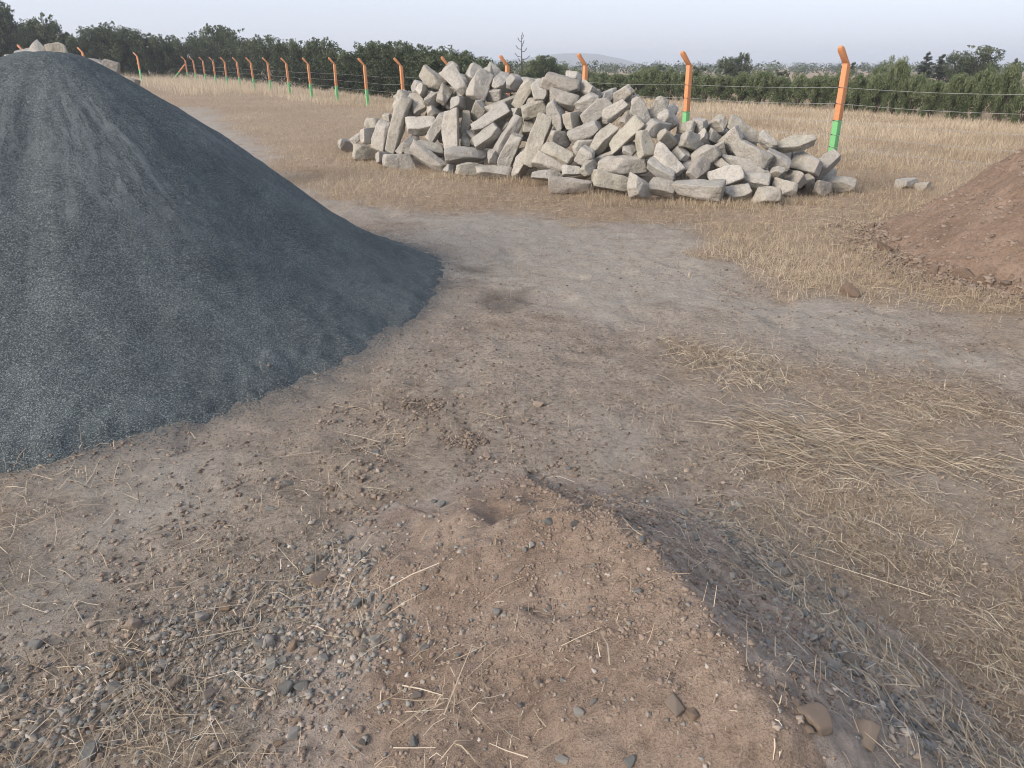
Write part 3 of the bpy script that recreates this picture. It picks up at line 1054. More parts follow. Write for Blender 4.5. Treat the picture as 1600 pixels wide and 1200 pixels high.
# the far slope of the same heap, just the tops that a step aside would show
for k in range(24):
    px = r.uniform(620, 1240)
    by = np.interp(px, BASE_X, BASE_Y)
    cy = np.interp(px, CREST_X, CREST_Y)
    y0 = gnd(px, by)[1]
    zc = max(0.25, EYE + ray(px, cy)[2] / ray(px, cy)[1] * (y0 + 1.2))
    s = r.uniform(0.05, 0.9)
    yy = y0 + zc * 1.05 + 0.35 + s * 1.5
    z = max(0.1, zc * (1 - s) - 0.45)
    x = at_y(px, cy, y0 + 1.3)[0]
    ax = r.normal(0, 1, 3) * (1, 1, 0.4)
    M3 = orient(ax / np.linalg.norm(ax), (0.1, 0.1, 1), r.uniform(-0.6, 0.6))
    add_stone((x, yy, z), M3, (r.uniform(0.4, 0.6), 0.25, 0.24), 3300 + k, 'rough stone on the hidden rear slope of the heap', 'rear stones of the quarry stone heap', sub=3)

# second stone heap showing over the top of the dark gravel heap
H2 = [(38, 82, 40, 24, 10, 'low pale stone peeping over the gravel heap at far left'), (57, 74, 32, 22, 40, 'pointed pale stone behind the gravel summit, left one of the pair'),
      (86, 73, 42, 24, 12, 'broad pale stone behind the gravel summit, right one of the pair'), (148, 94, 26, 18, -20, 'small pale stone just behind the gravel heap shoulder'),
      (171, 100, 34, 26, -15, 'pale block standing clear of the gravel heap shoulder'), (203, 124, 26, 18, -20, 'lowest pale stone behind the right slope of the gravel heap')]
for k, (px, py, L, W, ang, lab) in enumerate(H2):
    yy = 10.3
    x, yy, z = at_y(px, py, yy)
    mpp = to_px([x, yy, z])[2] / FPX
    a = R(ang)
    M3 = orient((math.cos(a), 0.25, math.sin(a)), (-math.sin(a), 0, math.cos(a)), 0.2)
    add_stone((x, yy, z - 0.04), M3, (L * mpp * 0.72, W * mpp * 0.72, W * mpp * 0.8), 3500 + k, lab, 'stones of the heap behind the gravel')
    zz, q_ = z - 0.04 - W * mpp * 0.7, 0
    while zz > 0.05:
        axs = r.normal(0, 1, 3) * (1, 1, 0.15)
        add_stone((x - 0.22 + r.normal(0, 0.04), yy + 0.12 + r.normal(0, 0.05), zz - 0.06), orient(axs / np.linalg.norm(axs), (0.1, 0.1, 1), 0.1), (r.uniform(0.40, 0.5), 0.32, 0.28), 3700 + 10 * k + q_,
                  'rough stone lower down in the heap hidden behind the gravel', 'lower stones of the heap behind the gravel', sub=3)
        zz -= 0.24
        q_ += 1
for k in range(14):
    rr = 2.2 * math.sqrt(r.random())
    th = r.uniform(0, 2 * math.pi)
    x, yy = -6.5 + rr * math.cos(th), 10.6 + rr * math.sin(th)
    z = max(0.12, (1.62 - 0.62 * rr) * r.uniform(0.5, 0.9) - 0.1)
    q = to_px([x, yy, z + 0.2])
    ax = r.normal(0, 1, 3) * (1, 1, 0.4)
    M3 = orient(ax / np.linalg.norm(ax), (0.1, 0.1, 1), r.uniform(-0.6, 0.6))
    add_stone((x, yy, z), M3, (r.uniform(0.4, 0.6), 0.27, 0.26), 3600 + k, 'rough stone lower down in the heap hidden behind the gravel', 'lower stones of the heap behind the gravel', sub=3)
# a few flat pieces in the field grass on the right
for k, (px, py, L, W, lab) in enumerate(((1415, 289, 26, 13, 'flat pale stone half sunk in dry grass, left of two'), (1441, 293, 15, 11, 'small pale stone in dry grass, right of two'))):
    x, yy = gnd(px, py + 4)
    mpp = to_px([x, yy, 0.05])[2] / FPX
    add_stone((x, yy, 0.05), orient((1, 0.3, 0), (0, 0, 1), 0.1), (L * mpp, W * mpp * 2, W * mpp * 1.2), 3800 + k, lab, None, mat=M_STONE)

# ------------------------------------------------------------------ fence
PDIR = np.array([-2.10, 3.36])
PDIR = PDIR / np.linalg.norm(PDIR)
PN = np.array([-PDIR[1], PDIR[0]])                   # towards the camera side
P0 = np.array([6.15, 14.5])
STEP = np.array([-2.10, 3.36])


def post_xy(k):
    return P0 + STEP * k


def box_path(sections):
    """square tube through sections (centre, half width vectors a, b)"""
    V, F = [], []
    for c, a, b in sections:
        for sa, sb in ((-1, -1), (1, -1), (1, 1), (-1, 1)):
            V.append(np.array(c) + sa * np.array(a) + sb * np.array(b))
    n = len(sections)
    for i in range(n - 1):
        for s in range(4):
            t = (s + 1) % 4
            F.append((i * 4 + s, i * 4 + t, (i + 1) * 4 + t, (i + 1) * 4 + s))
    F.append((3, 2, 1, 0))
    F.append(tuple((n - 1) * 4 + q for q in range(4)))
    return np.array(V), np.array(F, np.int32)


def bevel(me, wdt=0.008):
    import bmesh
    bm = bmesh.new()
    bm.from_mesh(me)
    bmesh.ops.bevel(bm, geom=[e for e in bm.edges if len(e.link_faces) == 2 and e.calc_face_angle(0) > 0.5], offset=wdt, segments=2, affect='EDGES', profile=0.6)
    bm.to_mesh(me)
    bm.free()
    return me


HW = 0.058                                            # half width of a post
BEND, GREEN = 1.66, 0.70
# local frame: x along the fence, +y towards the camera side
V, F = box_path([((0, 0, z), (HW * s, 0, 0), (0, HW * s, 0)) for z, s in ((-0.35, 1.0), (GREEN, 1.0))])
green_me = bevel(make_mesh('lower_shaft', V, F, M_GREEN))
V, F = box_path([((0, 0, GREEN), (HW * 1.0, 0, 0), (0, HW * 1.0, 0)), ((0, 0, BEND), (HW * 0.93, 0, 0), (0, HW * 0.93, 0.02))])
orange_me = bevel(make_mesh('upper_shaft', V, F, M_ORANGE))
ca, sa = math.cos(R(42)), math.sin(R(42))
tipl = 0.40
V, F = box_path([((0, 0, BEND - 0.002), (HW * 0.93, 0, 0), (0, HW * 0.93, 0.02)), ((0, tipl * sa * 0.85, BEND + tipl * ca * 0.85), (HW * 0.85, 0, 0), (0, HW * 0.75 * ca, -HW * 0.75 * sa)),
                 ((0, tipl * sa, BEND + tipl * ca), (HW * 0.6, 0, 0), (0, HW * 0.5 * ca, -HW * 0.5 * sa))])
arm_me = bevel(make_mesh('arm', V, F, M_ORANGE), 0.01)
WZ = [0.22, 0.44, 0.69, 0.99, 1.27]


def ring_mesh():
    parts = []
    h = HW + 0.004
    pts = [(-h, -h, 0), (h, -h, 0.004), (h, h, 0), (-h, h, -0.004), (-h, -h, 0)]
    parts.append(tube(pts, [0.004] * 5, 5))
    parts.append(tube([(h * 0.3, h, 0), (h * 0.5, h + 0.02, 0.012), (h * 0.55, h + 0.032, 0.004)], [0.004, 0.004, 0.003], 5))
    V, F = join(parts)
    return make_mesh('wire_tie', V, F, M_TIE)


tie_me = ring_mesh()
rz = math.atan2(PDIR[1], PDIR[0])
# local +y must be the camera side PN
POSTS = []


def fence_post(xy, label, ang, parts=True, lean=(0, 0)):
    z0 = float(ground_z([xy[0]], [xy[1]])[0])
    e = empty('fence_post', (xy[0], xy[1], z0))
    e.rotation_euler = (lean[0], lean[1], ang)
    tag(e, label, 'fence post', 'orange and green fence posts')
    link('lower_shaft', green_me, e)
    link('upper_shaft', orange_me, e)
    link('arm', arm_me, e)
    if parts:
        for z in WZ:
            link('wire_tie', tie_me, e, loc=(0, 0, z))
    return e


PL = {0: 'nearest tall orange and green post right of the stone heap', 1: 'orange and green post behind the low right shoulder of the stone heap',
      2: 'post whose orange arm rises above the flat block on the heap crest', 3: 'post whose orange arm shows above the middle of the heap crest',
      4: 'post whose orange arm shows above the left shoulder of the heap', 5: 'first whole post left of the stone heap'}
r = np.random.default_rng(9)
for k in range(0, 17):
    lab = PL.get(k, f'{ORD[k - 5]} orange and green fence post counting left from the stone heap')
    fence_post(post_xy(k), lab, rz, k < 7, (r.normal(0, 0.012), r.normal(0, 0.014)))
cx_, cy_ = post_xy(17)
fence_post((cx_, cy_), 'orange and green corner post at the far end of the fence beside a brace', rz)
# slanting brace of the corner
z0 = float(ground_z([cx_], [cy_])[0])
br = empty('fence_brace', (cx_ - 1.0, cy_ - 0.2, z0))
tag(br, 'slanting green and orange brace strut leaning on the far corner post', 'fence brace')
for nm, t0, t1, mt in (('lower_strut', 0, 0.55, M_GREEN), ('upper_strut', 0.55, 1, M_ORANGE)):
    pA, pB = np.array([-0.45, 0, -0.1]), np.array([0.95, 0.18, 1.35])
    d = (pB - pA) / np.linalg.norm(pB - pA)
    b_ = np.cross(d, (0, 1, 0))
    V, F = box_path([(pA + (pB - pA) * t0, (0, 0.05, 0), b_ * 0.05), (pA + (pB - pA) * t1, (0, 0.05, 0), b_ * 0.05)])
    link(nm, make_mesh(nm, V, F, mt), br)
for (px, yy, zt, lab) in ((213, 64, 82, 'lone orange post left of the far fence corner'), (127, 50, 74, 'orange post tip showing just right of the gravel summit stones'), (34, 42, 70, 'orange post tip showing left of the gravel summit stones')):
    x, yy, ztop = at_y(px, zt, yy)
    e = fence_post((x, yy), lab, R(80), False)
    e.location.z = ztop - BEND - tipl * ca
SIDE_POSTS = None

# wires
for wi, wz in enumerate(WZ):
    pts = []
    for k in range(-2, 18):
        a = post_xy(k)
        b = post_xy(k + 1)
        for s in np.linspace(0, 1, 7)[:-1]:
            p = a + (b - a) * s + PN * (HW + 0.006)
            zg = float(ground_z([a[0]], [a[1]])[0]) * (1 - s) + float(ground_z([b[0]], [b[1]])[0]) * s
            pts.append((p[0], p[1], zg + wz - 0.03 * math.sin(math.pi * s) * (1 + 0.4 * math.sin(k * 2.1 + wi))))
    pts = np.array(pts)
    wn = ['lowest', 'second lowest', 'middle', 'second highest', 'highest'][wi]
    V, F = tube(pts, [0.0032] * len(pts), 4)
    o = link('fence_wire', make_mesh('fence_wire', V, F, M_WIRE))
    tag(o, f'{wn} of the five thin grey wires strung along the orange posts', 'wire', 'fence wires')
# post just outside the frame on the right keeps the wires held
for k in (-1, -2):
    fence_post(post_xy(k), 'orange and green post of the fence beyond the right edge' if k == -1 else 'second orange and green post beyond the right edge', rz, False)


# ------------------------------------------------------------------ vegetation
def leaf_cloud(clumps, n, size, seed, flat=0.0):
    """clumps: (x,y,z,r,tint) -> quads + per-vertex tint"""
    r = np.random.default_rng(seed)
    cl = np.array(clumps)
    wgt = cl[:, 3] ** 2
    idx = r.choice(len(cl), n, p=wgt / wgt.sum())
    g = r.normal(0, 1, (n, 3))
    g /= np.linalg.norm(g, axis=1)[:, None]
    rad = r.random(n) ** 0.42
    P = cl[idx, :3] + g * (cl[idx, 3] * rad)[:, None] * np.array([1, 1, 0.85])
    s = size * r.uniform(0.55, 1.35, n)
    A = r.normal(0, 1, (n, 3))
    A /= np.linalg.norm(A, axis=1)[:, None]
    B = np.cross(A, r.normal(0, 1, (n, 3)))
    B /= np.linalg.norm(B, axis=1)[:, None]
    A = A * s[:, None]
    B = B * (s * r.uniform(0.35, 0.6, n))[:, None]
    V = np.stack([P - A, P + B * 0.9, P + A, P - B], 1).reshape(-1, 3)
    F = np.arange(n * 4, dtype=np.int32).reshape(-1, 4)
    tint = np.clip(cl[idx, 4] + r.normal(0, 0.16, n), 0, 1)
    return V, F, np.repeat(tint, 4)


def tree_meshes(kind, seed):
    """unit-height tree about 1 wide; returns trunk mesh, crown mesh"""
    r = np.random.default_rng(seed)
    parts, clumps = [], []
    if kind == 'bushy':
        parts.append(tube([(0, 0, -0.05), (0.01, 0, 0.12), (r.normal(0, .02), r.normal(0, .02), 0.3), (r.normal(0, .04), r.normal(0, .04), 0.62)], [0.028, 0.024, 0.018, 0.006]))
        for k in range(13):
            th = k * 2.4 + r.normal(0, 0.3)
            z0 = r.uniform(0.06, 0.4)
            rr = r.uniform(0.12, 0.36)
            ze = r.uniform(0.32, 0.9)
            p1 = np.array([math.cos(th) * rr, math.sin(th) * rr, ze])
            parts.append(tube([(0, 0, z0), p1 * (0.5, 0.5, 0) + np.array([0, 0, z0 * 0.4 + ze * 0.6]), p1], [0.012, 0.008, 0.003], 5))
            clumps.append((*p1, r.uniform(0.10, 0.17), r.uniform(0.2, 0.8)))
        for k in range(26):
            th = r.uniform(0, 6.28)
            ph = r.uniform(-0.5, 1.0)
            rr = 0.40 * math.sqrt(max(0.05, 1 - ph * ph * 0.75)) * r.uniform(0.5, 1.1)
            z = 0.52 + ph * 0.36
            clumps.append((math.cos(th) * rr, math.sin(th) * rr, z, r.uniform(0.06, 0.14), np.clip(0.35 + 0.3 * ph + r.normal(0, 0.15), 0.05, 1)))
        for k in range(10):
            th = r.uniform(0, 6.28)
            rr = r.uniform(0.1, 0.3)
            clumps.append((math.cos(th) * rr, math.sin(th) * rr, r.uniform(0.86, 0.98), r.uniform(0.03, 0.06), r.uniform(0.4, 0.9)))
        for k in range(16):
            th = r.uniform(0, 6.28)
            rr = r.uniform(0.1, 0.42)
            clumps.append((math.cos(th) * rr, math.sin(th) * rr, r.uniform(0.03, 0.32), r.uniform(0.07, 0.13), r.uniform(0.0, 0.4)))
        n, size = 7500, 0.021
    elif kind == 'shrub':
        for k in range(16):
            th = r.uniform(0, 6.28)
            rr = r.uniform(0.1, 0.55)
            ze = r.uniform(0.45, 0.95)
            p1 = np.array([math.cos(th) * rr, math.sin(th) * rr, ze])
            parts.append(tube([(math.cos(th) * 0.05, math.sin(th) * 0.05, -0.04), p1 * 0.5 + np.array([0, 0, 0.05]), p1], [0.016, 0.012, 0.004], 5))
            clumps.append((*p1, r.uniform(0.12, 0.2), r.uniform(0.3, 0.9)))
        for k in range(30):
            th = r.uniform(0, 6.28)
            rr = 0.62 * math.sqrt(r.random())
            z = r.uniform(0.10, 0.88) * (1 - 0.25 * rr)
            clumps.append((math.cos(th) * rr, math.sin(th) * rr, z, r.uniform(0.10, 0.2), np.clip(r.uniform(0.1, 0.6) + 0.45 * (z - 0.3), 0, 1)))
        for k in range(26):
            th = r.uniform(0, 6.28)
            rr = r.uniform(0.0, 0.55)
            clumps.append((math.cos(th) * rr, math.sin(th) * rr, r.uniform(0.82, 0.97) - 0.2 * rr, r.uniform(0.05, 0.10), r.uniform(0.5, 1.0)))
        n, size = 9500, 0.027
    elif kind == 'conifer':
        parts.append(tube([(0, 0, -0.03), (0.01, 0, 0.5), (0, 0.01, 0.99)], [0.022, 0.014, 0.003]))
        for k in range(60):
            z = r.uniform(0.12, 0.97)
            th = k * 2.4
            rr = (1.02 - z) * 0.30 * r.uniform(0.5, 1.15) + 0.01
            p1 = np.array([math.cos(th) * rr, math.sin(th) * rr, z + 0.05])
            parts.append(tube([(0, 0, z - 0.03), p1], [0.006, 0.002], 4))
            for q in (0.5, 1.0):
                clumps.append((p1[0] * q, p1[1] * q, z + 0.05 * q, 0.028 + 0.035 * (1 - z), r.uniform(0.1, 0.9)))
        n, size = 5000, 0.016
    else:                                             # sparse tree with gaps
        parts.append(tube([(0, 0, -0.03), (0.02, 0, 0.35), (0.03, 0.02, 0.8)], [0.024, 0.018, 0.006]))
        for k in range(18):
            th = k * 2.4 + r.normal(0, 0.3)
            z0 = r.uniform(0.2, 0.7)
            rr = r.uniform(0.12, 0.4)
            ze = min(0.97, z0 + r.uniform(0.12, 0.35))
            p1 = np.array([math.cos(th) * rr, math.sin(th) * rr, ze])
            parts.append(tube([(0.02, 0, z0), p1 * (0.6, 0.6, 1) - np.array([0, 0, 0.05]), p1], [0.010, 0.006, 0.002], 5))
            clumps.append((*p1, r.uniform(0.05, 0.10), r.uniform(0.2, 0.9)))
            clumps.append((*(p1 * (0.7, 0.7, 0.97)), r.uniform(0.04, 0.08), r.uniform(0.1, 0.8)))
        n, size = 3000, 0.02
    V, F = join(parts)
    leafm = {'bushy': M_LEAFD, 'shrub': M_LEAFL, 'conifer': M_LEAFP, 'sparse': M_LEAFD}[kind]
    tm = make_mesh('trunk', V, F, M_BARK, True)
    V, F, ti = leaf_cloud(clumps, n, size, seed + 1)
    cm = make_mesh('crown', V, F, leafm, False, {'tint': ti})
    return tm, cm


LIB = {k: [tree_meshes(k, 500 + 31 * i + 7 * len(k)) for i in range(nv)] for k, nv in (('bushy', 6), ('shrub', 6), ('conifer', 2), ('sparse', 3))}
_tr = random.Random(3)


def plant(kind, x, y, h, width, label, group=None, cat='tree', name='tree', dz=0.0):
    z0 = float(ground_z([x], [y])[0]) + dz
    e = empty(name, (x, y, z0), _tr.uniform(0, 6.28))
    tag(e, label, cat, group)
    tm, cm = _tr.choice(LIB[kind])
    sc_ = (width, width, h)
    link('trunk' if name != 'bush' else 'stems', tm, e, scale=sc_)
    link('crown' if name != 'bush' else 'foliage', cm, e, scale=sc_)
    return e


def tree_on_line(px, top, off):
    """where the ray column px meets the row `off` metres behind the fence"""
    best = None
    for k in np.arange(3, 26, 0.05):
        p = post_xy(k) - PN * off
        q = to_px([p[0], p[1], 1.0])[0]
        if best is None or abs(q - px) < best[0]:
            best = (abs(q - px), p, k)
    p = best[1]
    if px < 300 and p[1] > 74:
        y = 74.0 + off * 0.4
        p = np.array([at_y(px, 100, y)[0], y])
    z = at_y(px, top, p[1])[2]
    return p, z


TREES = [(768, 104), (742, 97), (715, 88), (690, 80), (660, 79), (632, 74), (604, 72), (576, 68), (550, 82), (528, 78), (503, 62), (478, 67), (450, 63), (420, 58), (395, 62),
         (370, 47), (345, 41), (318, 53), (288, 60), (258, 57), (236, 56), (206, 46), (184, 38), (163, 42), (132, 58), (112, 56), (84, 25), (62, 33), (38, 50), (14, 4), (-8, 0), (-40, 20)]
TREES = [(a_, b_ - (7 if a_ > 600 else 2)) for a_, b_ in TREES]
nT = len(TREES)
for n_, (px, top) in enumerate(TREES):
    p, z = tree_on_line(px, top, 4.5)
    zg = float(ground_z([p[0]], [p[1]])[0])
    h = max(1.2, z - zg) * 1.03
    wd = max(2.9, h * 0.85) if px > 100 else h * 0.7
    kind = 'bushy'
    plant(kind, p[0], p[1], h, wd, f'dark bushy tree behind the fence, {ORD[nT - 1 - n_]} from the left in the front row', 'trees of the dark line behind the fence')
for n_, (px, top) in enumerate(TREES[:-2]):
    px2 = px - 14
    top2 = 0.5 * (TREES[n_][1] + TREES[n_ + 1][1]) + 8
    p, z = tree_on_line(px2, top2, 7.5)
    zg = float(ground_z([p[0]], [p[1]])[0])
    h = max(1.2, z - zg)
    plant('bushy', p[0], p[1], h, max(3.0, h * 0.95), f'dark tree filling the back row, {ORD[nT - 3 - n_]} from the left behind the fence', 'back row trees of the dark line')
# thin see-through tops at the left
for px, top, lab in ((106, 42, 'thin half bare tree between the two tallest trees at far left'), (268, 62, 'thin half bare tree in the gap left of the fence corner'), (760, 98, 'wispy small tree at the right end of the dark line')):
    p, z = tree_on_line(px, top, 6)
    h = z - float(ground_z([p[0]], [p[1]])[0])
    plant('sparse', p[0], p[1], h, h * 0.8, lab)

# lighter shrubs in a belt behind the field on the right: (px, base row, top row)
SH = [(1690, 205, 105), (1640, 200, 112), (1596, 195, 120), (1560, 192, 104), (1522, 190, 108), (1486, 188, 118), (1452, 185, 124), (1420, 182, 118), (1394, 180, 93), (1366, 177, 116), (1336, 174, 118), (1306, 172, 112), (1274, 170, 118), (1244, 168, 116), (1214, 166, 118),
      (1184, 165, 112), (1156, 163, 114), (1128, 162, 118), (1100, 161, 116), (1074, 160, 112), (1046, 158, 108), (1018, 157, 106), (992, 155, 112), (966, 153, 116), (940, 151, 114), (915, 149, 110), (892, 147, 108), (868, 145, 102), (846, 144, 88), (824, 143, 106)]
for n_, (px, by, top) in enumerate(SH):
    x, y = gnd(px, by)
    z = at_y(px, top, y)[2]
    h = max(0.8, z) * 1.02
    tall = n_ in (8, 28)
    dep = to_px([x, y, 0.5])[2]
    wd = 34 * dep / FPX * 0.92
    plant('shrub', x, y, h, wd, f'{"tall " if tall else ""}grey green shrub in the belt beyond the field, {ORD[n_]} from the right', 'shrubs of the belt beyond the field', 'shrub', 'bush')
for n_, (px, by, top) in enumerate(SH[:-1]):
    x, y = gnd(px - 14, by - 5)
    y2 = y + 3.5
    x2 = at_y(px - 15, 120, y2)[0]
    z = at_y(px - 15, top + 4 + (n_ % 3) * 2, y2)[2]
    h = max(0.9, z)
    wd = 36 * (y2 * CP) / FPX
    plant('shrub', x2, y2, h, wd, f'darker shrub in the second row of the belt, {ORD[n_]} from the right', 'back row shrubs of the belt', 'shrub', 'bush')
for kind, px, top, y, wf, lab in (('conifer', 1447, 82, 62, 1.5, 'dark narrow conifer above the right shrubs, leftmost of the clump'), ('conifer', 1470, 86, 64, 1.6, 'dark conifer in the middle of the right clump'), ('bushy', 1494, 78, 62, 0.7, 'slim tree right of the dark conifers'),
                                  ('bushy', 1532, 69, 60, 1.15, 'round headed dark tree on the right, tallest above the shrubs'), ('bushy', 1515, 90, 63, 0.9, 'lower dark tree beside the round headed one'), ('sparse', 1588, 92, 70, 0.7, 'faint thin tree near the right edge'),
                                  ('bushy', 1138, 88, 66, 0.9, 'dark tree above the shrub belt left of the nearest post, left half of the pair'), ('bushy', 1160, 82, 66, 0.7, 'dark pointed tree above the shrub belt, right half of the pair'), ('sparse', 1095, 100, 60, 0.9, 'wispy tree above the shrubs right of the second post'),
                                  ('sparse', 1020, 97, 70, 1.6, 'flat topped thorn tree above the shrub belt'), ('bushy', 852, 86, 52, 0.9, 'rounded green tree right of the bare flower stalk'), ('sparse', 1225, 104, 62, 1.0, 'small wispy tree midway between the two nearest posts'), ('sparse', 1328, 98, 60, 0.8, 'wispy tree right behind the nearest post')):
    x = at_y(px, 100, y)[0]
    h = at_y(px, top, y)[2]
    plant(kind, x, y, h, h * wf, lab)

# low far-off scrub along the horizon
r = np.random.default_rng(77)
cl = []
for k in range(900):
    yy = r.uniform(150, 420)
    xx = r.uniform(-0.75, 0.85) * yy
    hh = r.uniform(0.9, 1.6) * (0.7 + yy / 420)
    cl.append((xx, yy, hh * 0.55, hh * r.uniform(0.8, 1.6), r.uniform(0.1, 0.7)))
Vw, Fw, Tw = leaf_cloud(cl, 60000, 0.34, 78)
Vw[:, 2] = np.maximum(Vw[:, 2], -0.1)
tag(link('far_scrub', make_mesh('far_scrub', Vw, Fw, M_LEAFD, False, {'tint': Tw})), kind='stuff')

# bare flower stalk with short side twigs
x, y, ztop = at_y(815, 55, 44.0)
z0 = float(ground_z([x], [y])[0])
e = empty('flower_stalk', (x, y, z0))
tag(e, 'tall bare agave flower stalk with short side twigs rising above the heap', 'plant')
Hs = ztop - z0
V, F = tube([(0, 0, -0.1), (0.02, 0, Hs * 0.5), (0, 0, Hs)], [0.05, 0.035, 0.012], 6)
link('stem', make_mesh('stem', V, F, M_BARK, True), e)
for k in range(13):
    z = Hs * (0.50 + 0.48 * k / 12)
    th = k * 2.2
    ll = 0.55 * (1.1 - k / 14)
    d = np.array([math.cos(th), math.sin(th) * 0.7, 0])
    V, F = tube([(0, 0, z), d * ll * 0.6 + (0, 0, z + 0.04), d * ll + (0, 0, z + 0.2)], [0.018, 0.016, 0.02], 5)
    link('twig', make_mesh('twig', V, F, M_BARK, True), e)


# ------------------------------------------------------------------ dry grass and straw
def ribbons(P0_, P1_, P2_, wdt, side, taper=0.35):
    n = len(P0_)
    s = side * wdt[:, None] * 0.5
    V = np.stack([P0_ - s, P0_ + s, P1_ + s * 0.85, P1_ - s * 0.85, P2_ + s * taper, P2_ - s * taper], 1).reshape(-1, 3)
    b = (np.arange(n) * 6)[:, None]
    F = np.concatenate([b + np.array([[0, 1, 2, 3]]), b + np.array([[3, 2, 4, 5]])], 0).astype(np.int32)
    return V, F


def sample(poly_or_box, n, seed):
    r = np.random.default_rng(seed)
    lo, hi = poly_or_box.min(0), poly_or_box.max(0)
    P = r.uniform(lo, hi, (n * 5, 2))
    P = P[inside(poly_or_box, P[:, 0], P[:, 1])][:n]
    m = 0.5 * min(hi - lo) * 0.30
    j = r.normal(0, 1, (len(P), 1)) * r.normal(0, m, (len(P), 2))
    return P + j


def lying(P, lmin, lmax, wdt, seed, dirn=None, spread=3.14, lift=0.012, tint=(0.55, 0.22), climb=0.03):
    r = np.random.default_rng(seed)
    n = len(P)
    L = lmin + (lmax - lmin) * r.random(n) ** 2.2
    th = (r.uniform(0, 6.28, n) if dirn is None else dirn + r.normal(0, spread, n))
    d = np.stack([np.cos(th), np.sin(th)], 1)
    bend = r.normal(0, 0.045, n)[:, None] * np.stack([-d[:, 1], d[:, 0]], 1)
    A = P - d * L[:, None] * 0.5
    B = P + bend * L[:, None]
    Cc = P + d * L[:, None] * 0.5
    zs = []
    for q in (A, B, Cc):
        zs.append(surf_z(q[:, 0], q[:, 1]))
    l0 = np.abs(r.normal(0, lift, n)) + 0.003
    zA = zs[0] + l0
    zB = np.maximum(zs[1], 0.5 * (zs[0] + zs[2])) + l0 + np.abs(r.normal(0, lift, n))
    zC = zs[2] + l0 + np.abs(r.normal(0, climb, n)) * (r.random(n) < 0.4)
    A, B, Cc = (np.column_stack([q, z]) for q, z in ((A, zA), (B, zB), (Cc, zC)))
    side = np.column_stack([-d[:, 1], d[:, 0], r.normal(0, 0.6, n)])
    side /= np.linalg.norm(side, axis=1)[:, None]
    V, F = ribbons(A, B, Cc, wdt * r.uniform(0.5, 1.4, n), side, 0.5)
    return V, F, np.repeat(np.clip(r.normal(tint[0], tint[1], n), 0, 1), 6)


def blades(P, hmin, hmax, wdt, seed, lean=0.35, tint=(0.55, 0.2), zf=ground_z, hmod=None):
    r = np.random.default_rng(seed)
    n = len(P)
    h = r.uniform(hmin, hmax, n)
    if hmod is not None:
        h = h * hmod
    th = r.uniform(0, 6.28, n)
    ln = np.abs(r.normal(0, lean, n))
    d = np.column_stack([np.cos(th) * ln, np.sin(th) * ln, np.ones(n)])
    A = np.column_stack([P, zf(P[:, 0], P[:, 1]) - 0.01])
    B = A + d * (h * 0.55)[:, None]
    Cc = A + d * h[:, None] + np.column_stack([np.cos(th) * h * ln * 0.6, np.sin(th) * h * ln * 0.6, -0.15 * h * ln])
    ph = r.uniform(0, 6.28, n)
    side = np.column_stack([np.cos(ph), np.sin(ph), np.zeros(n)])
    V, F = ribbons(A, B, Cc, wdt * r.uniform(0.6, 1.4, n), side, 0.25)
    return V, F, np.repeat(np.clip(r.normal(tint[0], tint[1], n), 0, 1), 6)


def stuff(name, chunks, mat):
    Vs, Fs, Ts, off = [], [], [], 0
    for V, F, T in chunks:
        Vs.append(V)
        Fs.append(F + off)
        Ts.append(T)
        off += len(V)
    o = link(name, make_mesh(name, np.concatenate(Vs), np.concatenate(Fs), mat, False, {'tint': np.concatenate(Ts)}))
    return tag(o, kind='stuff')


def thin(P, prob, seed):
    r = np.random.default_rng(seed)
    return P[r.random(len(P)) < prob]


def clumped(P, scale, lo, hi, seed):
    f = fbm2(P[:, 0], P[:, 1], scale, 3, seed) * 0.5 + 0.5
    return thin(P, sstep(lo, hi, f), seed + 1)


def not_heaps(P, pad=0.0):
    k = np.ones(len(P), bool)
    for h in (GRAVEL, SOIL):
        d = P - np.array(h.c)
        k &= np.hypot(d[:, 0], d[:, 1]) > h.radius(np.arctan2(d[:, 1], d[:, 0])) * (1.0 + pad)
    return P[k]


def view_wedge(n, y0, y1, seed, pw=1.0):
    """points over the ground inside (a little more than) the view, denser near"""
    r = np.random.default_rng(seed)
    y = y0 * (y1 / y0) ** (r.random(n) ** pw)
    hw = 0.80 * (y * CP + EYE * SP) + 0.3
    x = r.uniform(-1, 1, n) * hw
    return np.column_stack([x, y])


# stone heap footprint, kept free of grass
foot = np.array([gnd(px, by) for px, by in zip(BASE_X, BASE_Y)])
FOOT = np.concatenate([foot + [0, 0.25], (foot + [0, 2.6])[::-1]])


def free(P):
    return P[~inside(FOOT, P[:, 0], P[:, 1])]


chunks = []
# stubble of the field
P = view_wedge(330000, 5.0, 48, 101, 0.9)
f = soft(FIELD, P[:, 0], P[:, 1], 0.35, 3)
P = free(not_heaps(thin(P, f * 0.95, 5)))
dens = fbm2(P[:, 0], P[:, 1], 0.8, 4, 66)
P, dens = P[dens > -0.45], dens[dens > -0.45]
yy = P[:, 1]
tv = np.clip(0.46 + 0.55 * fbm2(P[:, 0], P[:, 1], 0.55, 4, 167), 0.05, 0.95)
chunks.append(blades(P, 0.025, 0.085, 0.0035 + 0 * yy, 102, 0.75, (tv, 0.17), hmod=(0.7 + 0.8 * np.clip(dens + 0.4, 0, 1)) * (1 + sstep(9, 22, yy) * 0.6)))
dirs = fbm2(P[:, 0], P[:, 1], 0.35, 2, 67) * 2.0
Q = P[::4]
chunks.append(lying(Q, 0.06, 0.26, 0.0032, 103, dirs[::4], 0.7, 0.012, (0.5, 0.2)))
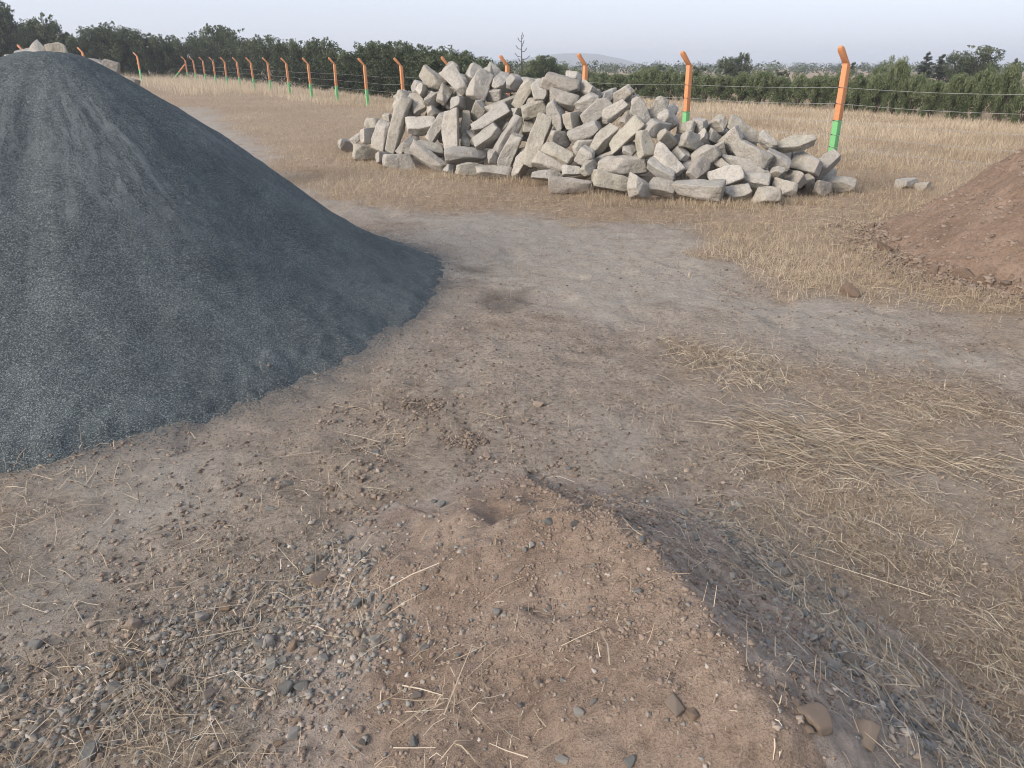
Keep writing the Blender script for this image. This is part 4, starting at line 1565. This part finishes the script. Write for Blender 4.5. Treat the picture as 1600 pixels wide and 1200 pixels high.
# beyond the mown strip: taller uncut grass round the fence and on the right
def line_side(P):
    """metres behind (+) or in front (-) of the fence"""
    return (P - P0) @ (-PN)


P = view_wedge(260000, 13, 75, 111, 0.75)
s = line_side(P)
edge_n = fbm2(P[:, 0], P[:, 1], 0.25, 3, 68) * 1.6
along = (P - P0) @ PDIR
lim = np.interp(along, [-8, 2, 12, 24, 40, 60, 75], [-2.5, -0.6, -0.4, -0.9, -1.8, -5.5, -9.0])
k = (s > lim + edge_n) & (s < 30)
P, s = free(P[k]), None
s = line_side(P)
along = (P - P0) @ PDIR
hm = fbm2(P[:, 0], P[:, 1], 0.5, 3, 69) * 0.5 + 0.8
hm = hm * np.interp(along, [-5, 4, 14, 30, 50], [0.40, 0.46, 0.72, 1.0, 1.15])
tv = np.clip(0.56 + 0.5 * fbm2(P[:, 0], P[:, 1], 0.4, 4, 168) + 0.012 * (P[:, 1] - 20), 0.1, 0.95)
chunks.append(blades(P, 0.16, 0.46, 0.007, 112, 0.30, (tv, 0.17), hmod=hm))
chunks.append(blades(P[::3] + 0.03, 0.10, 0.25, 0.007, 113, 0.5, (0.40, 0.15), hmod=hm[::3]))
P = view_wedge(60000, 30, 75, 114, 1.0)
s = line_side(P)
along = (P - P0) @ PDIR
P = P[(s > -6.0) & (s < 1.0) & (along > 34)]
chunks.append(blades(P, 0.35, 0.75, 0.010, 115, 0.28, (0.76, 0.17)))
# field on the right in front of the fence is knee-low grass, thinner
P = view_wedge(90000, 8.5, 22, 116, 1.0)
s = line_side(P)
P = P[(s < 1) & (s > -7) & (P[:, 0] > 2.2)]
P = free(not_heaps(clumped(P, 0.9, 0.30, 0.62, 70)))
chunks.append(blades(P, 0.04, 0.13, 0.0045, 117, 0.6, (0.45, 0.2)))
# tufts close to the stones
rr = np.random.default_rng(12)
TF = []
for px, py in ((795, 285), (815, 288), (830, 283), (845, 290), (700, 280), (735, 282), (1060, 318), (1110, 324), (1150, 322), (1180, 326), (1230, 318), (1260, 320), (1330, 300), (600, 266), (640, 272), (930, 308), (960, 314), (985, 322), (1020, 324), (560, 250)):
    c = np.array(gnd(px, py))
    TF.append(c + rr.normal(0, 0.16, (220, 2)) * (1.4, 0.5))
TF = np.concatenate(TF)
chunks.append(blades(TF, 0.04, 0.14, 0.004, 118, 0.5, (0.52, 0.2)))
stuff('dry_grass', chunks, M_GRASS)

def off_mound(P):
    on = mound_z(P[:, 0], P[:, 1]) > ground_z(P[:, 0], P[:, 1]) + 0.01
    return P[~on | (np.random.default_rng(55).random(len(P)) < 0.10)]


chunks = []
P = clumped(sample(Z_RIGHT, 26000, 231), 2.2, 0.25, 0.7, 71)
chunks.append(lying(P, 0.008, 0.06, 0.0019, 232, R(140), 1.2, 0.006, (0.42, 0.26), 0.012))
P = clumped(sample(Z_ROW, 9000, 233), 2.0, 0.3, 0.7, 72)
chunks.append(lying(P, 0.01, 0.09, 0.0024, 234, R(160), 0.8, 0.008, (0.45, 0.25), 0.012))
P = sample(Z_RIGHT, 12500, 201)
P = clumped(P, 3.2, 0.36, 0.70, 71)
chunks.append(lying(P, 0.015, 0.17, 0.0017, 202, R(140), 0.9, 0.010, (0.54, 0.26), 0.03))
P = sample(Z_ROW, 1700, 203)
chunks.append(lying(clumped(P, 2.6, 0.38, 0.72, 72), 0.03, 0.30, 0.0021, 204, R(160), 0.7, 0.012, (0.62, 0.22)))
P = sample(Z_PATCH, 1500, 205)
chunks.append(lying(clumped(P, 3.4, 0.35, 0.7, 73), 0.04, 0.24, 0.0028, 206, None, 1, 0.02, (0.52, 0.22)))
P = sample(Z_R2, 1800, 207)
chunks.append(lying(P, 0.05, 0.25, 0.003, 208, R(165), 0.5, 0.01, (0.5, 0.22)))
P = sample(Z_LOWL, 1300, 209)
chunks.append(lying(clumped(P, 4, 0.42, 0.72, 74), 0.02, 0.18, 0.0018, 210, None, 1, 0.016, (0.5, 0.24), 0.03))
P = sample(Z_LOWB, 90, 211)
chunks.append(lying(clumped(P, 5, 0.3, 0.6, 75), 0.03, 0.2, 0.0024, 212, None, 1, 0.012, (0.6, 0.24)))
P = sample(Z_MIDL, 900, 213)
chunks.append(lying(clumped(P, 3, 0.3, 0.65, 76), 0.02, 0.18, 0.0018, 214, None, 1, 0.012, (0.56, 0.24)))
P = sample(Z_LEFT, 900, 215)
chunks.append(lying(clumped(P, 3, 0.35, 0.65, 77), 0.02, 0.16, 0.0026, 216, None, 1, 0.01, (0.5, 0.22)))
# thin scatter everywhere, and short chaff
P = not_heaps(view_wedge(6500, 1.0, 9, 217, 1.0), -0.02)
P = off_mound(clumped(P, 1.4, 0.25, 0.75, 78))
chunks.append(lying(P, 0.012, 0.14, 0.0026, 218, None, 1, 0.006, (0.5, 0.25)))
P = not_heaps(view_wedge(64000, 1.0, 8, 219, 1.0), -0.01)
P = off_mound(clumped(P, 2.0, 0.35, 0.75, 79))
chunks.append(lying(P, 0.008, 0.045, 0.0022, 220, None, 1, 0.004, (0.42, 0.28)))
P = sample(G_LEFT, 260, 221)
chunks.append(lying(P, 0.03, 0.2, 0.0024, 222, None, 1, 0.014, (0.55, 0.24)))
P = sample(G_RIGHT, 500, 223)
chunks.append(lying(P, 0.02, 0.13, 0.0020, 224, R(140), 0.9, 0.014, (0.52, 0.24)))
# single long stalks that catch the eye
rr = np.random.default_rng(31)
for px, py, a, L in ((945, 1015, 95, 0.11), (905, 990, 5, 0.10), (660, 1085, -30, 0.14), (1330, 895, 150, 0.5), (1450, 930, 155, 0.55), (1290, 800, 140, 0.35), (560, 690, 160, 0.25), (300, 1080, 40, 0.22), (330, 960, 10, 0.2), (1370, 560, 165, 0.5), (1270, 600, 160, 0.6)):
    P = np.array([gnd(px, py, float(surf_z(*[[q] for q in gnd(px, py)])[0]))])
    chunks.append(lying(P, L, L * 1.02, 0.0030, int(px), R(a), 0.02, 0.01, (0.8, 0.05)))
stuff('straw_litter', chunks, M_STRAW)


# ------------------------------------------------------------------ loose gravel and crumbs
def grit(P, smin, smax, seed, tint=(0.5, 0.25), sub=1, sink=0.25, pw=2.5):
    r = np.random.default_rng(seed)
    n = len(P)
    U, Fc = ICO[sub]
    kinds = [U * np.array([1, 0.8, 0.6]) * (1 + 0.30 * r.normal(0, 1, (len(U), 1))) for _ in range(12)]
    kid = r.integers(0, 12, n)
    s = smin + (smax - smin) * r.random(n) ** pw
    th = r.uniform(0, 6.28, n)
    B = np.stack(kinds)[kid] * s[:, None, None]
    c, si = np.cos(th)[:, None], np.sin(th)[:, None]
    Xr = B[:, :, 0] * c - B[:, :, 1] * si
    Yr = B[:, :, 0] * si + B[:, :, 1] * c
    z = surf_z(P[:, 0], P[:, 1]) + s * (0.6 - sink * 1.6)
    V = np.stack([Xr + P[:, 0:1], Yr + P[:, 1:2], B[:, :, 2] + z[:, None]], -1).reshape(-1, 3)
    F = (Fc[None] + (np.arange(n) * len(U))[:, None, None]).reshape(-1, 3)
    return V, F.astype(np.int32), np.repeat(np.clip(r.normal(tint[0], tint[1], n), 0, 1), len(U))


chunks = []
P = clumped(sample(G_LEFT, 4200, 301), 2.6, 0.28, 0.62, 80)
chunks.append(grit(P, 0.002, 0.012, 302, (0.4, 0.25)))
P = clumped(sample(G_RIGHT, 3000, 303), 3.0, 0.1, 0.5, 81)
chunks.append(grit(P, 0.003, 0.014, 304, (0.38, 0.22)))
MREG = zone([(600, 840), (800, 760), (980, 750), (1120, 900), (1330, 1100), (1400, 1300), (640, 1300), (560, 960)])
P = sample(MREG, 1100, 305)
chunks.append(grit(P, 0.0018, 0.008, 306, (0.55, 0.22), pw=4))
P = view_wedge(5200, 1.0, 4.5, 307, 1.0)
P = not_heaps(clumped(P, 1.5, 0.35, 0.8, 82))
chunks.append(grit(P, 0.002, 0.008, 308, (0.5, 0.25), pw=3))
stuff('gravel_scatter', chunks, M_CHIP)
chunks = []
P = clumped(sample(MREG, 15000, 311), 4.0, 0.3, 0.7, 85)
chunks.append(grit(P, 0.0014, 0.007, 312, (0.42, 0.16), pw=4))
P = clumped(sample(MREG, 5200, 331), 3.0, 0.35, 0.7, 86)
chunks.append(grit(P, 0.003, 0.011, 332, (0.40, 0.14), pw=3, sink=0.4))
P = not_heaps(clumped(view_wedge(26000, 1.0, 6.5, 313, 1.0), 1.6, 0.3, 0.75, 83))
chunks.append(grit(P, 0.002, 0.012, 314, (0.4, 0.25), pw=3))
P = clumped(sample(Z_MIDL, 1300, 315), 3.0, 0.3, 0.7, 84)
chunks.append(grit(P, 0.002, 0.014, 316, (0.35, 0.2), pw=3))
for poly, n in ((DARKS[0], 160), (DARKS[3], 160), (DARKS[4], 260), (DARKS[6], 1200)):
    chunks.append(grit(sample(poly, n, 317 + n), 0.003, 0.014, 318 + n, (0.25, 0.2), pw=3))
th = np.random.default_rng(4).uniform(2.4, 4.6, 2600)
rad = SOIL.radius(th) * (1 + np.abs(np.random.default_rng(6).normal(0, 0.085, 2600)) - 0.05)
chunks.append(grit(np.column_stack([SOIL.c[0] + np.cos(th) * rad, SOIL.c[1] + np.sin(th) * rad]), 0.006, 0.035, 319, (0.35, 0.15), pw=3))
r = np.random.default_rng(44)
th = r.uniform(1.9, 5.0, 5200)
rad = SOIL.radius(th) * np.sqrt(r.uniform(0.02, 1.0, 5200))
chunks.append(grit(np.column_stack([SOIL.c[0] + np.cos(th) * rad, SOIL.c[1] + np.sin(th) * rad]), 0.005, 0.030, 333, (0.40, 0.12), pw=5, sink=0.45))
stuff('soil_crumbs', chunks, M_CRUMB)
# crushed stone that rolled off the toe of the dark heap
th = np.random.default_rng(8).uniform(-2.4, 1.0, 15000)
rad = GRAVEL.radius(th) * (0.97 + np.abs(np.random.default_rng(9).standard_t(2.2, 15000)) * 0.035)
stuff('crushed_stone_chips', [grit(np.column_stack([GC[0] + np.cos(th) * rad, GC[1] + np.sin(th) * rad]), 0.0015, 0.0045, 321, (0.5, 0.3), pw=1.5)], M_DCHIP)

# ------------------------------------------------------------------ pebbles one by one
PEB = []
for k in range(14):
    r = np.random.default_rng(700 + k)
    V, Fc = stone_shape(0.5 * r.uniform(0.9, 1.2), 0.5 * r.uniform(0.65, 0.95), 0.5 * r.uniform(0.45, 0.7), 710 + k, 3 if k < 7 else 2, chamfer=int(r.integers(5, 10)), rough=0.03, jag=0.28)
    PEB.append(make_mesh('pebble', V, Fc, M_PEB, k < 7 or k % 3 == 0))
rp_ = random.Random(17)


HMAT = {'tan': mat_stone('tan_pebble', [(0.0, (0.33, 0.265, 0.215)), (1.0, (0.38, 0.315, 0.262))], 6.0, bumpd=0.002), 'pale': mat_stone('pale_pebble', [(0.0, (0.44, 0.42, 0.385)), (1.0, (0.52, 0.48, 0.45))], 6.0, bumpd=0.002),
        'grey': mat_stone('grey_pebble', [(0.0, (0.24, 0.245, 0.235)), (1.0, (0.31, 0.31, 0.295))], 6.0, bumpd=0.002), 'dark': mat_stone('dark_pebble', [(0.0, (0.13, 0.125, 0.12)), (1.0, (0.17, 0.165, 0.155))], 6.0, bumpd=0.002)}
HPEB = {}
for hk in HMAT:
    HPEB[hk] = []
    for q_ in range(5):
        me_ = PEB[q_].copy()
        me_.materials.clear()
        me_.materials.append(HMAT[hk])
        HPEB[hk].append(me_)


def hero_mesh(lab):
    for ws, hk in ((('tan', 'brown', 'reddish', 'earthy', 'pinkish'), 'tan'), (('whitish', 'pale', 'bright'), 'pale'), (('dark', 'bluish'), 'dark')):
        if any(w_ in lab.split() for w_ in ws):
            return rp_.choice(HPEB[hk])
    return rp_.choice(HPEB['grey'])


def pebble(x, y, size, label, group, k=None, sink=0.18, mat=None):
    z = float(surf_z([x], [y])[0])
    me = hero_mesh(label) if group.startswith('single') else PEB[rp_.randrange(14) if k is None else k]
    o = link('pebble', me, loc=(x, y, z + size * (0.27 - sink)), rot=(rp_.uniform(-0.3, 0.3), rp_.uniform(-0.3, 0.3), rp_.uniform(0, 6.28)), scale=(size,) * 3)
    return tag(o, label, 'pebble', group)


HERO = [(1275, 1125, 0.062, 'largest tan cobble on the mound ridge near the bottom right'), (1352, 1152, 0.055, 'brown earthy cobble right of the tan cobble'), (1245, 1102, 0.022, 'small whitish pebble touching the tan cobble'),
        (1055, 1112, 0.036, 'flat grey brown stone near the bottom right of the mound'), (810, 893, 0.024, 'pale pinkish stone near the middle of the mound'), (898, 820, 0.022, 'dark grey pebble just below the mound top'),
        (1003, 845, 0.022, 'grey angular pebble on the upper right of the mound'), (997, 926, 0.026, 'flat greenish grey pebble right of the mound centre'), (1322, 975, 0.05, 'smooth grey cobble among the straw right of the ridge'),
        (1150, 790, 0.035, 'pale grey stone lying beyond the mound on straw'), (760, 713, 0.045, 'rounded tan stone on bare earth beyond the mound'), (786, 715, 0.022, 'small pale round pebble right of the rounded tan stone'), (840, 632, 0.05, 'tan flat stone on the bare track at centre'),
        (425, 1040, 0.035, 'grey stone in the gravel scatter left of the mound'), (202, 1085, 0.03, 'pale faceted stone in the lower left gravel'), (255, 1038, 0.026, 'rounded pale pebble in a small cluster lower left'), (100, 1115, 0.03, 'pale stone in the gravel at the left edge'),
        (138, 1180, 0.045, 'largest flat grey stone at the bottom left corner'), (492, 1018, 0.034, 'smooth brown grey pebble at the left foot of the mound'), (365, 975, 0.03, 'dark grey stone at the top of the left gravel'), (500, 905, 0.06, 'dark earthy clod at the left foot of the mound'),
        (422, 796, 0.03, 'lone grey stone on bare ground left of the mound'), (283, 915, 0.026, 'lone dark pebble on bare ground at left'), (208, 978, 0.05, 'reddish flat stone at the top of the lower left straw'), (1392, 1020, 0.032, 'grey stone in the straw near the right edge'),
        (1190, 842, 0.03, 'grey stone with a dark side behind the ridge'), (880, 1190, 0.03, 'pale stone at the bottom edge below the mound'), (905, 1115, 0.026, 'bright faceted pebble low on the mound'), (570, 1157, 0.022, 'bluish pebble near the bottom left of the mound'), (985, 1190, 0.026, 'grey pebble at the bottom edge right of centre')]
for px, py, s, lab in HERO:
    x, y = gnd(px, py)
    for _ in range(6):
        x, y = gnd(px, py, float(surf_z([x], [y])[0]))
    pebble(x, y, s * 0.95, lab, 'single stones on the foreground soil')
for poly, n, lab, grp, smin, smax in ((G_LEFT, 110, 'small grey angular pebble in the gravel scatter left of the mound', 'gravel pebbles left of the mound', 0.016, 0.04),
                                      (G_RIGHT, 75, 'small grey pebble in the gravel strip along the right flank of the mound', 'gravel pebbles right of the mound', 0.016, 0.042),
                                      (MREG, 80, 'small pebble sticking out of the reddish soil of the mound', 'pebbles in the mound soil', 0.011, 0.027),
                                      (Z_MIDL, 22, 'small stone among clods and straw below the dark heap', 'stones below the dark heap', 0.014, 0.03)):
    P = clumped(sample(poly, n * 3, 800 + n), 3.5, 0.2, 0.55, 90)[:n]
    r = np.random.default_rng(850 + n)
    for x, y in P:
        pebble(float(x), float(y), smin + (smax - smin) * r.random() ** 2, lab, grp, sink=r.uniform(0.05, 0.25))

# clods rolled to the foot of the brown heap
CLM = [make_mesh('soil_clod', *stone_shape(0.5, 0.42, 0.36, 960 + k, 3, chamfer=9, rough=0.12, jag=0.3), M_CLOD, True) for k in range(6)]
for k, (px, py, s, lab) in enumerate(((1382, 395, 0.10, 'brown clod at the left tip of the soil heap'), (1398, 368, 0.09, 'brown clod behind the left tip of the soil heap'), (1500, 440, 0.13, 'large brown clod at the near foot of the soil heap, left one'), (1530, 447, 0.12, 'flat brown clod beside the large one at the soil heap foot'),
                                      (1578, 455, 0.09, 'brown clod at the soil heap foot near the right edge'), (1460, 432, 0.07, 'small brown clod midway along the soil heap foot'), (1340, 383, 0.06, 'small brown clod lying apart left of the soil heap'), (1415, 415, 0.06, 'small brown clod at the near left foot of the soil heap'),
                                      (1360, 362, 0.08, 'brown clod in dry grass beyond the soil heap tip'), (1325, 466, 0.10, 'brown clod lying in the straw well short of the soil heap'))):
    x, y = gnd(px, py)
    z = float(ground_z([x], [y])[0])
    o = link('soil_clod', CLM[k % 6], loc=(x, y, z + s * 0.22), rot=(0.2 * k, 0.1 * k, k * 1.3), scale=(s * 1.2, s * 1.2, s))
    tag(o, lab, 'clod', 'clods of the soil heap')

# ------------------------------------------------------------------ haze
hv = np.array([(-3300, -3300, -3), (3300, -3300, -3), (3300, 3300, -3), (-3300, 3300, -3), (-3300, -3300, 36), (3300, -3300, 36), (3300, 3300, 36), (-3300, 3300, 36)], float)
hf = np.array([(0, 3, 2, 1), (4, 5, 6, 7), (0, 1, 5, 4), (1, 2, 6, 5), (2, 3, 7, 6), (3, 0, 4, 7)])
hm_ = bpy.data.materials.new('haze')
hm_.use_nodes = True
ht = hm_.node_tree
for n in list(ht.nodes):
    ht.nodes.remove(n)
pv = ht.nodes.new('ShaderNodeVolumePrincipled')
pv.inputs['Color'].default_value = (0.80, 0.885, 1.0, 1)
pv.inputs['Density'].default_value = 0.0008
pv.inputs['Anisotropy'].default_value = 0.2
ho = ht.nodes.new('ShaderNodeOutputMaterial')
ht.links.new(pv.outputs[0], ho.inputs['Volume'])
tag(link('haze', make_mesh('haze', hv, hf, hm_)), kind='stuff')
